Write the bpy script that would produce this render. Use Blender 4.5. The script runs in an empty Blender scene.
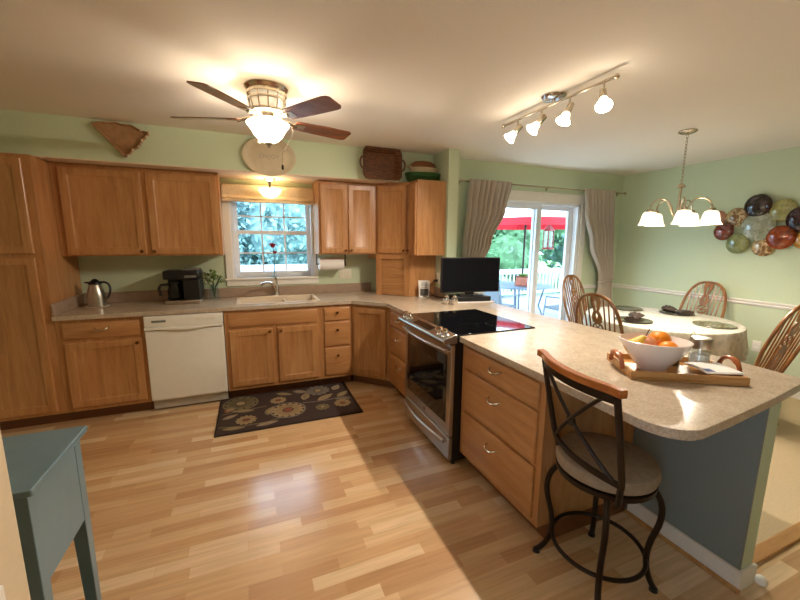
import bpy, bmesh, math, random
from mathutils import Vector, Matrix
random.seed(7)
PI = math.pi
S = bpy.context.scene
C = S.collection

# ---------------------------------------------------------------- camera
def set_camera():
    yaw, pit, rol = (math.radians(a) for a in (22.355, 9.2114, 0.4394))
    fw = Vector((math.sin(yaw)*math.cos(pit), math.cos(yaw)*math.cos(pit), -math.sin(pit)))
    rt = Vector((math.cos(yaw), -math.sin(yaw), 0)); up = rt.cross(fw)
    R = rt*math.cos(rol)+up*math.sin(rol); U = up*math.cos(rol)-rt*math.sin(rol)
    m = Matrix((R, U, -fw)).transposed().to_4x4()
    m.translation = (-1.2696, -3.666, 1.5257)
    cd = bpy.data.cameras.new('camera'); cd.sensor_width = 36; cd.lens = 367.526*36/800
    cd.clip_start = .02
    co = bpy.data.objects.new('camera', cd); C.objects.link(co); co.matrix_world = m
    S.camera = co
set_camera()

# ---------------------------------------------------------------- world, exposure
W = bpy.data.worlds.new('sky'); S.world = W; W.use_nodes = True
bg = W.node_tree.nodes['Background']
bg.inputs[0].default_value = (.56, .77, 1.0, 1); bg.inputs[1].default_value = 6.0
S.view_settings.view_transform = 'Standard'; S.view_settings.look = 'None'
S.view_settings.gamma = 1; S.view_settings.use_curve_mapping = False
S.view_settings.exposure = 0.94
S.cycles.use_denoising = True
S.cycles.max_bounces = 8; S.cycles.diffuse_bounces = 5; S.cycles.sample_clamp_indirect = 6
FAN_W, TRACK_W, CHAND_W, SOFFIT_W = 13.5, 25, 9, 2.4
WARM = (1.0, .88, .73)

# ---------------------------------------------------------------- materials
def srgb(r, g, b):
    f = lambda c: (c/255/12.92) if c/255 <= .04045 else ((c/255+.055)/1.055)**2.4
    return (f(r), f(g), f(b), 1)
def new_mat(name):
    m = bpy.data.materials.new(name); m.use_nodes = True
    nt = m.node_tree; return m, nt, nt.nodes['Principled BSDF']
def N(nt, typ, **kw):
    n = nt.nodes.new(typ)
    for k, v in kw.items():
        if k in n.inputs: n.inputs[k].default_value = v
        else: setattr(n, k, v)
    return n
def ramp(nt, stops):
    r = nt.nodes.new('ShaderNodeValToRGB'); e = r.color_ramp.elements
    while len(e) < len(stops): e.new(.5)
    for i, (p, c) in enumerate(stops): e[i].position = p; e[i].color = c
    return r
def plain(name, col, rough=.5, metal=0, spec=.5, var=.06, scale=18, bump=0, coat=0, trans=0, sub=0):
    m, nt, b = new_mat(name)
    b.inputs['Roughness'].default_value = rough; b.inputs['Metallic'].default_value = metal
    b.inputs['Specular IOR Level'].default_value = spec
    b.inputs['Coat Weight'].default_value = coat
    b.inputs['Transmission Weight'].default_value = trans
    tc = N(nt, 'ShaderNodeTexCoord'); no = N(nt, 'ShaderNodeTexNoise', Scale=scale, Detail=4.0)
    nt.links.new(tc.outputs['Object'], no.inputs['Vector'])
    lo = tuple(c*(1-var) for c in col[:3])+(1,); hi = tuple(min(1, c*(1+var)) for c in col[:3])+(1,)
    r = ramp(nt, [(.3, lo), (.7, hi)])
    nt.links.new(no.outputs['Fac'], r.inputs['Fac']); nt.links.new(r.outputs['Color'], b.inputs['Base Color'])
    if bump:
        bp = N(nt, 'ShaderNodeBump', Strength=bump, Distance=.003)
        nt.links.new(no.outputs['Fac'], bp.inputs['Height']); nt.links.new(bp.outputs['Normal'], b.inputs['Normal'])
    return m
def wood(name, c0, c1, c2, stretch, rough=.38, coat=.25, scale=1.0):
    """grain stretched along the axis whose stretch value is small"""
    m, nt, b = new_mat(name)
    tc = N(nt, 'ShaderNodeTexCoord'); mp = N(nt, 'ShaderNodeMapping')
    mp.inputs['Scale'].default_value = tuple(s*scale for s in stretch)
    oi = N(nt, 'ShaderNodeObjectInfo')
    ad = N(nt, 'ShaderNodeVectorMath', operation='ADD')
    mu = N(nt, 'ShaderNodeMath', operation='MULTIPLY'); mu.inputs[1].default_value = 37.0
    nt.links.new(oi.outputs['Random'], mu.inputs[0])
    nt.links.new(tc.outputs['Object'], mp.inputs['Vector'])
    nt.links.new(mp.outputs['Vector'], ad.inputs[0]); nt.links.new(mu.outputs[0], ad.inputs[1])
    n1 = N(nt, 'ShaderNodeTexNoise', Scale=1.6, Detail=5.0, Roughness=.62, Distortion=.5)
    n2 = N(nt, 'ShaderNodeTexNoise', Scale=9.0, Detail=3.0, Roughness=.6)
    nt.links.new(ad.outputs[0], n1.inputs['Vector']); nt.links.new(ad.outputs[0], n2.inputs['Vector'])
    mx = N(nt, 'ShaderNodeMath', operation='MULTIPLY_ADD'); mx.inputs[1].default_value = .35
    nt.links.new(n2.outputs['Fac'], mx.inputs[0]); nt.links.new(n1.outputs['Fac'], mx.inputs[2])
    r = ramp(nt, [(.40, c0), (.66, c1), (.95, c2)])
    nt.links.new(mx.outputs[0], r.inputs['Fac']); nt.links.new(r.outputs['Color'], b.inputs['Base Color'])
    b.inputs['Roughness'].default_value = rough; b.inputs['Coat Weight'].default_value = coat
    b.inputs['Coat Roughness'].default_value = .25
    return m
def glow(name, col, strength, base=(.9, .85, .75, 1), leak=0.0):
    m, nt, b = new_mat(name)
    b.inputs['Base Color'].default_value = base; b.inputs['Roughness'].default_value = .35
    b.inputs['Emission Color'].default_value = col+(1,); b.inputs['Emission Strength'].default_value = strength
    tc = N(nt, 'ShaderNodeTexCoord'); no = N(nt, 'ShaderNodeTexNoise', Scale=14.0, Detail=2.0)
    nt.links.new(tc.outputs['Object'], no.inputs['Vector'])
    mr = N(nt, 'ShaderNodeMapRange'); mr.inputs['To Min'].default_value = strength*.85; mr.inputs['To Max'].default_value = strength*1.15
    nt.links.new(no.outputs['Fac'], mr.inputs['Value']); nt.links.new(mr.outputs[0], b.inputs['Emission Strength'])
    if leak:
        tr = N(nt, 'ShaderNodeBsdfTransparent'); mx = N(nt, 'ShaderNodeMixShader'); mx.inputs[0].default_value = leak
        nt.links.new(b.outputs[0], mx.inputs[1]); nt.links.new(tr.outputs[0], mx.inputs[2]); nt.links.new(mx.outputs[0], nt.nodes['Material Output'].inputs['Surface'])
    return m
def glass(name, col=(1, 1, 1, 1), rough=0.0, tint=.12):
    m, nt, b = new_mat(name)
    out = nt.nodes['Material Output']
    tr = N(nt, 'ShaderNodeBsdfTransparent'); tr.inputs[0].default_value = col
    gl = N(nt, 'ShaderNodeBsdfGlossy'); gl.inputs['Roughness'].default_value = max(rough, .02)
    mx = N(nt, 'ShaderNodeMixShader'); fr = N(nt, 'ShaderNodeLayerWeight', Blend=.25)
    pw = N(nt, 'ShaderNodeMath', operation='POWER'); pw.inputs[1].default_value = 3.0
    sc = N(nt, 'ShaderNodeMath', operation='MULTIPLY_ADD'); sc.inputs[1].default_value = .5; sc.inputs[2].default_value = tint*.4
    nt.links.new(fr.outputs['Facing'], pw.inputs[0]); nt.links.new(pw.outputs[0], sc.inputs[0])
    nt.links.new(sc.outputs[0], mx.inputs[0]); nt.links.new(tr.outputs[0], mx.inputs[1]); nt.links.new(gl.outputs[0], mx.inputs[2])
    nt.links.new(mx.outputs[0], out.inputs['Surface'])
    return m

OC = (srgb(160, 106, 60), srgb(183, 129, 79), srgb(200, 150, 98))
oak_v = wood('oak_upright', *OC, (14, 14, 1.3))
oak_h = wood('oak_level', *OC, (1.3, 14, 14))
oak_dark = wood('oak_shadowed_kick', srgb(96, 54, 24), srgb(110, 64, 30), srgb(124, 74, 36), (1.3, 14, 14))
oak_y = wood('oak_deep', *OC, (14, 1.3, 14))
chair_wood = wood('chair_oak', srgb(104, 62, 28), srgb(136, 86, 42), srgb(164, 110, 60), (12, 12, 1.5), rough=.3, coat=.4)
tray_wood = wood('tray_wood', srgb(168, 116, 62), srgb(196, 144, 84), srgb(210, 164, 104), (1.5, 14, 14))
handle_wood = wood('handle_wood', srgb(130, 66, 30), srgb(160, 86, 40), srgb(180, 104, 54), (6, 6, 6))
rail_wood = wood('stool_rail_wood', srgb(140, 72, 28), srgb(172, 98, 40), srgb(196, 122, 58), (12, 1.5, 12), rough=.25, coat=.5)
blade_wood = wood('fan_blade_wood', srgb(96, 48, 26), srgb(120, 62, 34), srgb(140, 76, 44), (1.2, 12, 12), rough=.22, coat=.6)
thr_wood = wood('threshold_wood', srgb(160, 112, 60), srgb(184, 134, 76), srgb(200, 152, 94), (1.3, 14, 14))
terracotta = plain('carved_brown_wood', srgb(166, 124, 84), .7, var=.16, scale=22, bump=.3)
paint_green = plain('green_wall_paint', srgb(203, 214, 182), .75, var=.02, scale=60, bump=.05, spec=.3)
paint_blue = plain('blue_grey_wall_paint', srgb(132, 139, 136), .7, var=.02, scale=60, bump=.05, spec=.3)
paint_ceiling = plain('ceiling_paint', srgb(234, 226, 212), .9, var=.015, scale=80, bump=.05, spec=.2)
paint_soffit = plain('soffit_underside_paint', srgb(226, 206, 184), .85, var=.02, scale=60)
paint_beige = plain('beige_wall_paint', srgb(216, 196, 164), .8, var=.02, scale=60)
white_trim = plain('white_trim_paint', srgb(236, 230, 220), .45, var=.02)
white_plastic = plain('white_enamel', srgb(240, 236, 226), .3, var=.015, coat=.3)
cream_plastic = plain('cream_plate_plastic', srgb(232, 226, 206), .4, var=.02)
vinyl = plain('white_vinyl', srgb(232, 234, 238), .4, var=.02)
steel = plain('brushed_steel', srgb(190, 184, 174), .28, metal=1, var=.05, scale=40)
chrome = plain('polished_chrome', srgb(214, 210, 204), .1, metal=1, var=.02)
nickel = plain('brushed_nickel', srgb(200, 188, 168), .24, metal=1, var=.04, scale=40)
bronze = plain('dark_bronze_metal', srgb(42, 30, 21), .42, metal=.55, var=.15, scale=30)
knob_metal = plain('aged_brass_knob', srgb(120, 82, 44), .35, metal=.8, var=.1)
black_glass = plain('black_glass', srgb(8, 8, 10), .05, var=.02, spec=.6)
oven_glass = plain('oven_window_glass', srgb(18, 14, 12), .08, var=.05, spec=.6)
black_plastic = plain('black_plastic', srgb(22, 21, 22), .38, var=.08)
screen_black = plain('monitor_screen', srgb(12, 13, 20), .45, var=.02, spec=.12)
grey_plastic = plain('grey_plastic', srgb(120, 116, 110), .4)
teal_paint = plain('blue_grey_furniture_paint', srgb(106, 130, 138), .34, var=.06, scale=9)
porcelain = plain('white_porcelain', srgb(238, 228, 222), .18, var=.015, coat=.4)
stone_plate = plain('pale_stone_plate', srgb(206, 190, 158), .5, var=.05)
plate_letters = plain('grey_plate_lettering', srgb(172, 160, 142), .6)
cushion_fab = plain('taupe_seat_fabric', srgb(150, 132, 112), .85, var=.12, scale=40, bump=.2)
napkin_fab = plain('dark_brown_napkin', srgb(58, 46, 38), .9, var=.2, scale=60, bump=.3)
curtain_fab = plain('taupe_curtain_fabric', srgb(182, 168, 152), .9, var=.06, scale=90, bump=.2)
shade_fab = plain('cream_roman_shade_fabric', srgb(222, 200, 164), .9, var=.06, scale=50, bump=.2)
paper = plain('white_paper', srgb(238, 234, 228), .8, var=.02)
blue_print = plain('blue_print', srgb(96, 110, 150), .7)
dark_print = plain('grey_print', srgb(90, 88, 84), .7, var=.4, scale=120)
sink_mat = plain('cream_sink_composite', srgb(226, 208, 182), .3, var=.02, coat=.3)
green_basket = plain('dark_green_basket', srgb(40, 84, 28), .6, var=.35, scale=70, bump=.5)
cream_basket = plain('cream_basket', srgb(206, 184, 150), .7, var=.2, scale=70, bump=.4)
brown_basket = plain('brown_basket', srgb(128, 76, 36), .65, var=.3, scale=70, bump=.5)
leaf_green = plain('leaf_green', srgb(92, 124, 40), .5, var=.35, scale=40)
silver_leaf = plain('pale_flower', srgb(170, 180, 140), .6, var=.2)
red_petal = plain('red_petal', srgb(170, 22, 40), .6, var=.2)
stem_green = plain('stem_green', srgb(70, 92, 60), .6)
orange_skin = plain('orange_skin', srgb(236, 140, 22), .42, var=.06, scale=90, bump=.25)
peach_skin = plain('pink_peach_skin', srgb(226, 150, 104), .55, var=.16, scale=12)
pear_skin = plain('yellow_pear_skin', srgb(230, 186, 72), .45, var=.1, scale=12)
brown_stem = plain('brown_stem', srgb(100, 64, 30), .7)
sugar = plain('white_sugar', srgb(236, 232, 224), .9, var=.03, scale=200)
coffee = plain('dark_coffee_beans', srgb(60, 36, 22), .7, var=.4, scale=150)
glass_clear = glass('clear_glass', (.9, .93, .92, 1), tint=.3)
glass_pane = glass('window_glass', tint=.015)
glass_blue = glass('pale_glass_vase', (.82, .92, .96, 1))
shade_glow = glow('lit_frosted_glass', (1.0, .86, .62), .8, base=(.55, .48, .38, 1), leak=.14)
shade_glow_fan = glow('lit_fan_bowl_glass', (1.0, .90, .74), 1.7, base=(.6, .54, .44, 1), leak=.15)
shade_glow_soffit = glow('lit_soffit_bowl_glass', (1.0, .82, .48), .9, leak=.2)
bulb_glow = glow('lit_bulb', (1.0, .9, .7), 6.0)
cage_glow = glow('lit_fan_housing_glass', (1.0, .82, .55), .22)
deck_mat = wood('deck_boards', srgb(112, 114, 120), srgb(128, 130, 136), srgb(142, 144, 150), (1.3, 8, 8), rough=.7, coat=0)
patio_metal = plain('grey_blue_patio_metal', srgb(96, 112, 128), .45, var=.1)
rail_paint = plain('shaded_white_rail_paint', srgb(186, 184, 186), .6, var=.06)  # white rails darkened: umbrella and eave shade put into the colour
sling = plain('grey_sling_fabric', srgb(110, 118, 124), .8, var=.1, scale=80)
umb_white = plain('white_umbrella_canvas', srgb(240, 236, 236), .8, var=.03)
umb_red = plain('red_umbrella_canvas', srgb(206, 26, 40), .8, var=.08)
lantern_red = plain('red_lantern_metal', srgb(130, 18, 26), .4, var=.1)
pot_clay = plain('clay_pot', srgb(150, 86, 66), .8, var=.1)
bark = plain('tree_bark', srgb(88, 72, 58), .9, var=.3, scale=12, bump=.5)
lawn = plain('lawn_green', srgb(92, 130, 70), .95, var=.3, scale=4)

def floor_material():
    m, nt, b = new_mat('maple_strip_floor')
    tc = N(nt, 'ShaderNodeTexCoord'); mp = N(nt, 'ShaderNodeMapping')
    br = N(nt, 'ShaderNodeTexBrick', Scale=1.0, **{'Mortar Size': .0008, 'Mortar Smooth': .2, 'Bias': 0.0, 'Brick Width': .40, 'Row Height': .068})
    br.offset = .37; br.offset_frequency = 2; br.squash = 1.35; br.squash_frequency = 3
    br.inputs['Color1'].default_value = (0, 0, 0, 1); br.inputs['Color2'].default_value = (1, 1, 1, 1); br.inputs['Mortar'].default_value = (.3, .3, .3, 1)
    nt.links.new(tc.outputs['Object'], mp.inputs['Vector']); nt.links.new(mp.outputs[0], br.inputs['Vector'])
    r = ramp(nt, [(0, srgb(192, 148, 106)), (.45, srgb(212, 172, 128)), (.8, srgb(222, 188, 146)), (1, srgb(234, 206, 168))])
    nt.links.new(br.outputs['Color'], r.inputs['Fac'])
    mp2 = N(nt, 'ShaderNodeMapping'); mp2.inputs['Scale'].default_value = (1.5, 22, 1)
    no = N(nt, 'ShaderNodeTexNoise', Scale=2.2, Detail=5.0, Distortion=.4)
    nt.links.new(tc.outputs['Object'], mp2.inputs['Vector']); nt.links.new(mp2.outputs[0], no.inputs['Vector'])
    r2 = ramp(nt, [(.3, (.86, .84, .80, 1)), (.7, (1.06, 1.05, 1.04, 1))])
    nt.links.new(no.outputs['Fac'], r2.inputs['Fac'])
    mx = N(nt, 'ShaderNodeMix', data_type='RGBA', blend_type='MULTIPLY'); mx.inputs['Factor'].default_value = 1
    nt.links.new(r.outputs['Color'], mx.inputs['A']); nt.links.new(r2.outputs['Color'], mx.inputs['B'])
    nt.links.new(mx.outputs['Result'], b.inputs['Base Color'])
    b.inputs['Coat Weight'].default_value = .6; b.inputs['Coat Roughness'].default_value = .16; b.inputs['Roughness'].default_value = .26; b.inputs['Specular IOR Level'].default_value = .5
    return m
floor_mat = floor_material()
carpet_mat = plain('tan_carpet', srgb(204, 184, 150), .95, var=.08, scale=160, bump=.4, spec=.1)

def laminate(name, a, bcol, c, rough=.2):
    m, nt, b = new_mat(name)
    tc = N(nt, 'ShaderNodeTexCoord')
    n1 = N(nt, 'ShaderNodeTexNoise', Scale=110.0, Detail=4.0, Roughness=.7); n2 = N(nt, 'ShaderNodeTexNoise', Scale=14.0, Detail=3.0)
    nt.links.new(tc.outputs['Object'], n1.inputs['Vector']); nt.links.new(tc.outputs['Object'], n2.inputs['Vector'])
    r = ramp(nt, [(.32, a), (.5, bcol), (.70, c)])
    mx = N(nt, 'ShaderNodeMath', operation='MULTIPLY_ADD'); mx.inputs[1].default_value = .3
    sb = N(nt, 'ShaderNodeMath', operation='SUBTRACT'); sb.inputs[1].default_value = .15
    nt.links.new(n2.outputs['Fac'], mx.inputs[0]); nt.links.new(n1.outputs['Fac'], mx.inputs[2])
    nt.links.new(mx.outputs[0], sb.inputs[0]); nt.links.new(sb.outputs[0], r.inputs['Fac'])
    nt.links.new(r.outputs['Color'], b.inputs['Base Color']); b.inputs['Roughness'].default_value = rough
    return m
counter_mat = laminate('speckled_laminate', srgb(168, 150, 130), srgb(190, 172, 150), srgb(206, 190, 168))
splash_mat = laminate('taupe_splash_laminate', srgb(146, 122, 104), srgb(164, 140, 120), srgb(182, 158, 138), .35)

def rug_material():
    m, nt, b = new_mat('brown_rug_pile')
    tc = N(nt, 'ShaderNodeTexCoord'); no = N(nt, 'ShaderNodeTexNoise', Scale=220.0, Detail=2.0)
    nt.links.new(tc.outputs['Object'], no.inputs['Vector'])
    r = ramp(nt, [(.3, srgb(48, 34, 30)), (.7, srgb(66, 48, 42))])
    nt.links.new(no.outputs['Fac'], r.inputs['Fac']); nt.links.new(r.outputs['Color'], b.inputs['Base Color'])
    b.inputs['Roughness'].default_value = .95
    return m
rug_mat = rug_material()
rug_gold = plain('rug_gold_yarn', srgb(158, 136, 100), .95, var=.2, scale=150)
rug_olive = plain('rug_olive_yarn', srgb(116, 104, 74), .95, var=.2, scale=150)
rug_grey = plain('rug_grey_yarn', srgb(120, 110, 100), .95, var=.2, scale=150)
rug_rust = plain('rug_rust_yarn', srgb(128, 72, 50), .95, var=.2, scale=150)

def weave(name, c0, c1, sx=60, sz=60):
    m, nt, b = new_mat(name)
    tc = N(nt, 'ShaderNodeTexCoord'); ck = N(nt, 'ShaderNodeTexBrick', Scale=1.0, **{'Mortar Size': .003, 'Brick Width': .036, 'Row Height': .015})
    mp = N(nt, 'ShaderNodeMapping'); mp.inputs['Rotation'].default_value = (PI/2, 0, 0)
    nt.links.new(tc.outputs['Object'], mp.inputs[0]); nt.links.new(mp.outputs[0], ck.inputs['Vector'])
    ck.inputs['Color1'].default_value = c0; ck.inputs['Color2'].default_value = c1; ck.inputs['Mortar'].default_value = tuple(x*.6 for x in c0[:3])+(1,)
    nt.links.new(ck.outputs['Color'], b.inputs['Base Color']); b.inputs['Roughness'].default_value = .6
    bp = N(nt, 'ShaderNodeBump', Strength=.6, Distance=.004); nt.links.new(ck.outputs['Fac'], bp.inputs['Height']); bp.invert = True
    nt.links.new(bp.outputs['Normal'], b.inputs['Normal'])
    return m
wicker = weave('dark_wicker', srgb(96, 54, 24), srgb(140, 84, 40))

def cloth_mat():
    m, nt, b = new_mat('floral_tablecloth_fabric')
    tc = N(nt, 'ShaderNodeTexCoord'); vo = N(nt, 'ShaderNodeTexVoronoi', Scale=13.0); no = N(nt, 'ShaderNodeTexNoise', Scale=24.0, Detail=3.0)
    nt.links.new(tc.outputs['Object'], vo.inputs['Vector']); nt.links.new(tc.outputs['Object'], no.inputs['Vector'])
    mu = N(nt, 'ShaderNodeMath', operation='MULTIPLY'); nt.links.new(vo.outputs['Distance'], mu.inputs[0]); nt.links.new(no.outputs['Fac'], mu.inputs[1])
    r = ramp(nt, [(.1, srgb(196, 194, 180)), (.22, srgb(222, 216, 200)), (.34, srgb(204, 200, 186))])
    nt.links.new(mu.outputs[0], r.inputs['Fac']); nt.links.new(r.outputs['Color'], b.inputs['Base Color']); b.inputs['Roughness'].default_value = .85
    return m
tablecloth_mat = cloth_mat()

def art_glass(name, c0, c1, scale=6, metal=0.0):
    m, nt, b = new_mat(name)
    tc = N(nt, 'ShaderNodeTexCoord'); no = N(nt, 'ShaderNodeTexNoise', Scale=scale*3.0, Detail=4.0, Distortion=1.0)
    nt.links.new(tc.outputs['Object'], no.inputs['Vector'])
    r = ramp(nt, [(.42, c0), (.6, c1)])
    nt.links.new(no.outputs['Fac'], r.inputs['Fac']); nt.links.new(r.outputs['Color'], b.inputs['Base Color'])
    b.inputs['Roughness'].default_value = .15; b.inputs['Coat Weight'].default_value = .6; b.inputs['Metallic'].default_value = metal
    return m

# ---------------------------------------------------------------- mesh helpers
class MB:
    def __init__(s): s.bm = bmesh.new()
    def v(s, p): return s.bm.verts.new(p)
    def face(s, vs):
        try: return s.bm.faces.new(vs)
        except ValueError: return None
    def box(s, x0, y0, z0, x1, y1, z1):
        vs = [s.v((x, y, z)) for x in (x0, x1) for y in (y0, y1) for z in (z0, z1)]
        for q in ((0, 1, 3, 2), (4, 6, 7, 5), (0, 4, 5, 1), (2, 3, 7, 6), (0, 2, 6, 4), (1, 5, 7, 3)): s.face([vs[i] for i in q])
        return s
    def obox(s, c, ax, ay, az, hx, hy, hz):
        c, ax, ay, az = Vector(c), Vector(ax).normalized(), Vector(ay).normalized(), Vector(az).normalized()
        vs = [s.v(c+ax*hx*i+ay*hy*j+az*hz*k) for i in (-1, 1) for j in (-1, 1) for k in (-1, 1)]
        for q in ((0, 1, 3, 2), (4, 6, 7, 5), (0, 4, 5, 1), (2, 3, 7, 6), (0, 2, 6, 4), (1, 5, 7, 3)): s.face([vs[i] for i in q])
        return s
    def loops(s, rings, close=True, cap0=True, cap1=True):
        rs = [[s.v(p) for p in r] for r in rings]; n = len(rs[0])
        for a, b in zip(rs, rs[1:]):
            for i in range(n if close else n-1):
                j = (i+1) % n; s.face([a[i], a[j], b[j], b[i]])
        if cap0: s.face(list(reversed(rs[0])))
        if cap1: s.face(rs[-1])
        return s
    def lathe(s, prof, c=(0, 0, 0), axis=(0, 0, 1), seg=28, sx=1, sy=1, cap=True):
        az = Vector(axis).normalized(); t = Vector((1, 0, 0)) if abs(az.x) < .9 else Vector((0, 1, 0))
        if abs(az.z) > .999: ax, ay = Vector((1, 0, 0)), Vector((0, 1, 0))
        else: ax = (t-az*t.dot(az)).normalized(); ay = az.cross(ax)
        c = Vector(c); rings = []
        for r, h in prof:
            r = max(r, .0004)
            rings.append([c+az*h+ax*math.cos(2*PI*i/seg)*r*sx+ay*math.sin(2*PI*i/seg)*r*sy for i in range(seg)])
        return s.loops(rings, cap0=cap, cap1=cap)
    def cyl(s, p0, p1, r0, r1=None, seg=16):
        p0, p1 = Vector(p0), Vector(p1); r1 = r0 if r1 is None else r1
        return s.lathe([(r0, 0), (r1, (p1-p0).length)], p0, p1-p0, seg)
    def tube(s, pts, r, seg=10, closed=False, flat=1.0):
        pts = [Vector(p) for p in pts]; n = len(pts); rings = []
        rr = r if isinstance(r, (list, tuple)) else [r]*n
        prev = None
        for i, p in enumerate(pts):
            a = pts[(i-1) % n] if (closed or i) else p; b = pts[(i+1) % n] if (closed or i < n-1) else p
            t = (b-a).normalized()
            if prev is None:
                u = Vector((0, 0, 1)) if abs(t.z) < .9 else Vector((1, 0, 0))
            else: u = prev
            u = (u-t*u.dot(t)).normalized(); w = t.cross(u); prev = u
            rings.append([p+(u*math.cos(2*PI*k/seg)*flat+w*math.sin(2*PI*k/seg))*rr[i] for k in range(seg)])
        if closed: return s.loops(rings+[rings[0]], cap0=False, cap1=False)
        return s.loops(rings)
    def prism(s, poly, z0, z1, fr=None):
        """polygon in (a,b) swept along c; fr maps (a,b,c) to xyz"""
        fr = fr or (lambda a, b, c: (a, b, c))
        return s.loops([[fr(a, b, z0) for a, b in poly], [fr(a, b, z1) for a, b in poly]])
    def sphere(s, c, r, sx=1, sy=1, sz=1, seg=20, rings=12):
        prof = [(r*math.sin(PI*i/rings), -r*math.cos(PI*i/rings)*sz) for i in range(rings+1)]
        return s.lathe(prof, c, (0, 0, 1), seg, sx, sy)
    def rectloops(s, u0, v0, u1, v1, prof, fr):
        """rings of a rectangle: prof = (inset, height)"""
        return s.loops([[fr(u0+i, v0+i, h), fr(u1-i, v0+i, h), fr(u1-i, v1-i, h), fr(u0+i, v1-i, h)] for i, h in prof])
    def build(s, name, mat, parent=None, bevel=0, smooth=True, seg=2, kind=None):
        bm = s.bm
        bmesh.ops.remove_doubles(bm, verts=bm.verts[:], dist=1e-6)
        bmesh.ops.recalc_face_normals(bm, faces=bm.faces[:])
        if smooth:
            for f in bm.faces: f.smooth = True
            for e in bm.edges:
                if len(e.link_faces) != 2 or e.calc_face_angle(0) > .62: e.smooth = False
        me = bpy.data.meshes.new(name); bm.to_mesh(me); bm.free()
        if isinstance(mat, (list, tuple)):
            for m in mat: me.materials.append(m)
        else: me.materials.append(mat)
        o = bpy.data.objects.new(name, me); C.objects.link(o)
        if parent: o.parent = parent
        if bevel:
            md = o.modifiers.new('edge', 'BEVEL'); md.width = bevel; md.segments = seg; md.limit_method = 'ANGLE'; md.angle_limit = .6
        if kind: o['kind'] = kind
        return o
def thing(name, label, cat, loc=(0, 0, 0), rz=0, group=None):
    o = bpy.data.objects.new(name, None); C.objects.link(o); o.empty_display_size = .05
    o.location = loc; o.rotation_euler = (0, 0, rz); o['label'] = label; o['category'] = cat
    if group: o['group'] = group
    return o
def tag(o, label, cat, group=None):
    o['label'] = label; o['category'] = cat
    if group: o['group'] = group
    return o
def struct(name, mb, mat, parent=None, bevel=0):
    return mb.build(name, mat, parent, bevel, kind=None if parent else 'structure')
KIDS = {}
def dup(root, loc, rz, label, group=None, children=None):
    def copy(o, par):
        c = o.copy(); C.objects.link(c); c.parent = par
        for ch in list(o.children): copy(ch, c)
        return c
    r = copy(root, None); r.location = loc; r.rotation_euler = (0, 0, rz); r['label'] = label
    if group: r['group'] = group
    return r
def point_light(name, loc, watts, r=.03, col=WARM, parent=None):
    l = bpy.data.lights.new(name, 'POINT'); l.energy = watts; l.color = col; l.shadow_soft_size = r
    o = bpy.data.objects.new(name, l); C.objects.link(o); o.location = loc
    if parent: o.parent = parent
    return o
def bez(p0, p1, p2, p3, n=12):
    p0, p1, p2, p3 = map(Vector, (p0, p1, p2, p3)); out = []
    for i in range(n+1):
        t = i/n; a = 1-t
        out.append(p0*a**3+p1*3*a*a*t+p2*3*a*t*t+p3*t**3)
    return out

# ================================================================ SETTING
CZ = 2.45; XS = .67; XR = 3.70; YW = .61; YD = .13
m = MB(); m.box(-3.75, -6.1, -.05, .74, .70, 0); m.box(.74, -6.1, -.05, 3.8, -2.86, 0); struct('floor', m, floor_mat)
m = MB(); m.box(.74, -2.86, -.05, 3.8, .2, .004); struct('floor_dining', m, carpet_mat)
m = MB(); m.box(.80, -2.90, .0, 3.69, -2.835, .016); struct('trim_1', m, thr_wood, bevel=.005)
m = MB(); m.box(-3.75, -6.1, CZ, 3.8, .75, CZ+.1); struct('ceiling', m, paint_ceiling)
# window wall with opening
WX0, WX1, WZ0, WZ1 = -1.43, -.57, 1.115, 1.99
m = MB(); m.box(-3.75, YW, 0, WX0, YW+.14, CZ); m.box(WX1, YW, 0, XS+.12, YW+.14, CZ); m.box(WX0, YW, 0, WX1, YW+.14, WZ0); m.box(WX0, YW, WZ1, WX1, YW+.14, CZ)
struct('wall_back', m, paint_green)
m = MB(); m.box(XS, -.232, 0, XS+.12, YW, CZ); struct('wall_stub', m, paint_green)
# dining wall with sliding-door opening
DX0, DX1, DZ = 1.32, 2.93, 2.02
m = MB(); m.box(XS+.12, YD, 0, DX0, YD+.14, CZ); m.box(DX1, YD, 0, XR+.1, YD+.14, CZ); m.box(DX0, YD, DZ, DX1, YD+.14, CZ)
struct('wall_dining', m, paint_green)
m = MB(); m.box(XR, -6.1, 0, XR+.1, YD, CZ); struct('wall_right', m, paint_green)
m = MB(); m.box(-3.75, -2.50, 0, -3.65, YW, CZ); struct('wall_left', m, paint_green)
m = MB(); m.box(-3.75, -2.62, 0, -1.98, -2.50, CZ); m.box(-1.98, -6.1, 0, -1.865, -4.35, CZ); m.box(-1.98, -3.75, 0, -1.865, -2.50, CZ); m.box(-1.98, -4.35, 0, -1.865, -3.75, .85); m.box(-1.98, -4.35, 2.08, -1.865, -3.75, CZ); struct('wall_near', m, paint_beige)
w2 = bpy.data.objects.new('window_2', None); C.objects.link(w2); w2.location = (-1.92, -4.05, .85); w2['kind'] = 'structure'
m = MB()
for q in ((-.03, -.3, 0, .03, .3, .04), (-.03, -.3, 1.19, .03, .3, 1.23), (-.03, -.3, .04, .03, -.26, 1.19), (-.03, .26, .04, .03, .3, 1.19), (-.025, -.26, .60, .025, .26, .64)): m.box(*q)
m.build('window_frame', vinyl, w2)
m = MB(); m.box(-.003, -.26, .04, .003, .26, .60); m.box(-.003, -.26, .64, .003, .26, 1.19); m.build('pane', glass_pane, w2)
m = MB(); m.box(-1.86, -6.1, 0, XR, -6.0, CZ)
struct('wall_rear', m, paint_green)
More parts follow.
